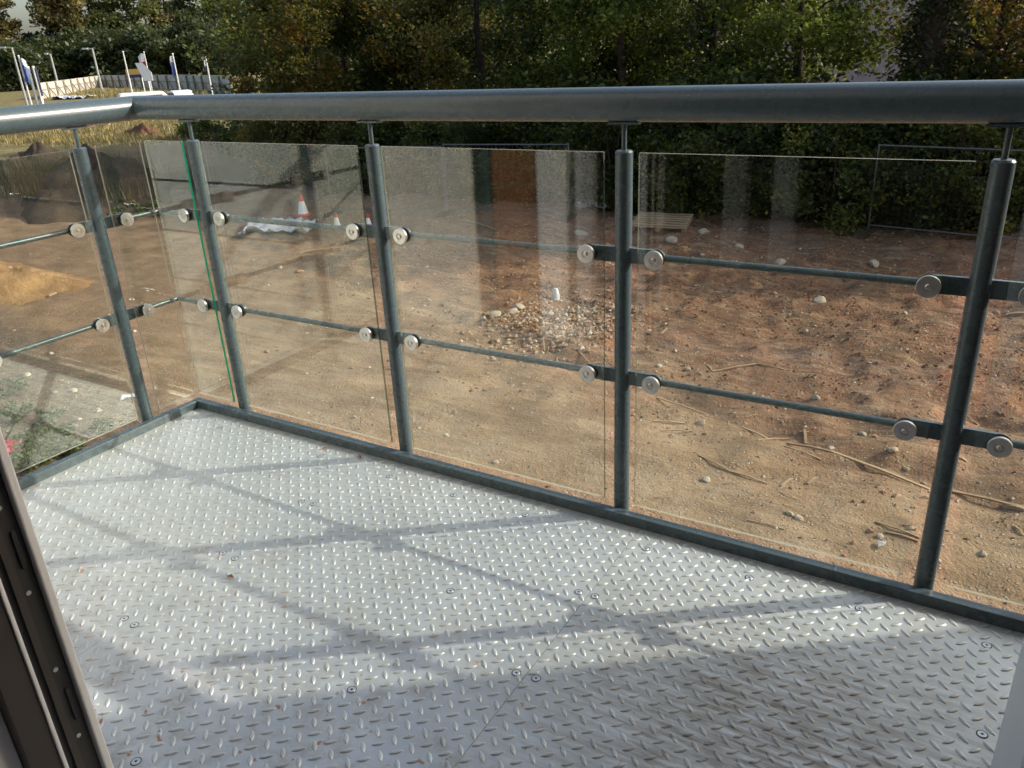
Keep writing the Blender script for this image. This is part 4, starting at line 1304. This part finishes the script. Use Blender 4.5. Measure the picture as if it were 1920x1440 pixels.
def gravel(name, label, x, y, s, zoff=0., mat='gravel'):
    n = len(x); z = ground_h(x, y) + s * .12 + zoff
    an = RNG.uniform(0, 6.28, n); ca, sa = np.cos(an), np.sin(an)
    q = ico[None] * (s[:, None, None] * RNG.uniform(.6, 1.3, (n, 1, 3))) * RNG.uniform(.8, 1.2, (n, 7, 1))
    V = np.stack([x[:, None] + q[..., 0] * ca[:, None] - q[..., 1] * sa[:, None], y[:, None] + q[..., 0] * sa[:, None] + q[..., 1] * ca[:, None], z[:, None] + q[..., 2]], -1)
    F = (icf[None] + (np.arange(n) * 7)[:, None, None]).reshape(-1, 3)
    tag(link(name, fast_mesh(name, V.reshape(-1, 3), F, M[mat])), label, kind='stuff')


N = 26000
yy = 2.2 + 15 * RNG.uniform(0, 1, N) ** .8; xx = RNG.uniform(-1.15, .06, N) * (yy + 2.5) + 2.0
dens = vnoise(xx / 1.1, yy / 1.1, 33) + .5 * vnoise(xx / .35, yy / .35, 34) + .25 * np.clip((yy - 6 + .3 * (xx + 4)) / 4, -1, 1)
k = dens > RNG.uniform(-.45, .45, N)
xx, yy = xx[k], yy[k]
gravel('gravel', 'scattered gravel and crumbs of soil over the bare earth', xx, yy, .005 + .017 * RNG.uniform(0, 1, len(xx)) ** 3.2 * (1 + yy / 14), -.004)
N = 60000
yy = 2.4 + 9.5 * RNG.uniform(0, 1, N) ** .9; xx = RNG.uniform(-.95, .10, N) * (yy + 2.2) + 1.9
a_, b_ = xx * math.cos(.36) + yy * math.sin(.36), -xx * math.sin(.36) + yy * math.cos(.36)
dens = 1.5 * vnoise(a_ / 1.6, b_ / .28, 53) + 1.0 * vnoise(xx / 1.4, yy / 1.4, 54) + .28 * np.clip((xx + 5) / 4, -1, 1)
k = dens > RNG.uniform(.05, .75, N)
xx, yy = xx[k], yy[k]
gravel('fine_rubble', 'fine pale rubble dragged out in streaks over the earth', xx, yy, .004 + .016 * RNG.uniform(0, 1, len(xx)) ** 3, -.003)
N = 52000
yy = 4 + 13 * RNG.uniform(0, 1, N) ** .8; xx = RNG.uniform(-1.05, .08, N) * (yy + 2.5) + 2.0
dens = 1.1 * vnoise(xx / .9, yy / .9, 43) + .6 * vnoise(xx / .3, yy / .3, 44) + .45 * np.clip((yy - 7.5 + .3 * xx) / 3, -1, 1)
k = dens > RNG.uniform(-.15, .55, N)
xx, yy = xx[k], yy[k]
gravel('soil_clods', 'clods of red brown soil over the churned ground', xx, yy, .009 + .034 * RNG.uniform(0, 1, len(xx)) ** 3, -.010, 'clod')
c_ = gp(1045, 600)
n = 2600; xx = c_.x + RNG.normal(size=n) * .62; yy = c_.y + RNG.normal(size=n) * .85
gravel('crushed_rubble', 'patch of pale crushed rubble left of the middle post', xx, yy, .012 + .05 * RNG.uniform(0, 1, n) ** 3)

# ------------------------------------------------------------------ planting bed at lower left
for i, (u, v, r, h, mt, lab) in enumerate((
        (8, 850, .26, .30, 'leaf_grey', 'grey-green shrub at the left edge above the door frame'),
        (30, 785, .26, .20, 'leaf_grey', 'grey-green shrub in the upper planting bed'),
        (70, 842, .22, .22, 'leaf_grey', 'pale shrub between the edge and the kerb'),
        (112, 826, .15, .16, 'leaf_weed', 'small green weed near the kerb'),
        (62, 882, .20, .26, 'leaf_weed', 'bright green plant behind the red flowers'),
        (12, 745, .28, .20, 'leaf_grey', 'low grey shrub furthest from the balcony'),
        (190, 815, .12, .12, 'leaf_weed', 'tiny weed beside the side kerb'),
        (128, 858, .16, .18, 'leaf_weed', 'green tuft right against the side kerb'),
        (265, 405, .9, .30, 'leaf_weed', 'low green weeds behind the side glass panel'),
        (95, 785, .16, .16, 'leaf_grey', 'thin grey plant in the middle of the bed'))):
    bush('shrub', lab, gp(u, v), r * 1.25, h * 1.2, mt, 800, .05 if v > 500 else .1, 'plants in the bed below the balcony', 'shrub', 16, 6)
fl_ = thing('flowering_plant', gp(32, 885)); tag(fl_, 'small plant with red flowers at the left end of the kerb', 'flower', )
p = crown_points(260, (0, 0, .16), (.14, .14, .13), 9, .07); V, F = leaf_cloud(p, .05); link('foliage', fast_mesh('foliage', V, F, M['leaf_weed']), fl_)
p = crown_points(240, (0, 0, .30), (.13, .13, .07), 8, .05); V, F = leaf_cloud(p, .045, .9); link('blossom', fast_mesh('blossom', V, F, M['flower_red']), fl_)
# fallen leaves on the deck
lm = leaf_mat('fallen_leaf', [(0, (.30, .10, .03)), (1, (.42, .20, .08))], .2)
for i, (x, y, s, lab) in enumerate(((-.985, -.735, .014, 'curled orange leaf on the plate left of the middle'), (-1.27, -.085, .012, 'small dry leaf against the front kerb near the corner'), (-1.12, -.075, .011, 'small yellow leaf against the front kerb'))):
    mb = MB(); mb.add([(-s, 0, .001), (-s * .2, s * .5, .004), (s, 0, .003), (-s * .1, -s * .5, .0045), (0, 0, .0012)], [(0, 4, 1), (4, 2, 1), (0, 3, 4), (4, 3, 2)])
    o = mb.build('fallen_leaf', lm, None, (x, y, .002)); o.rotation_euler = (0, 0, i * 1.3); tag(o, lab, 'leaf', 'dead leaves on the deck')
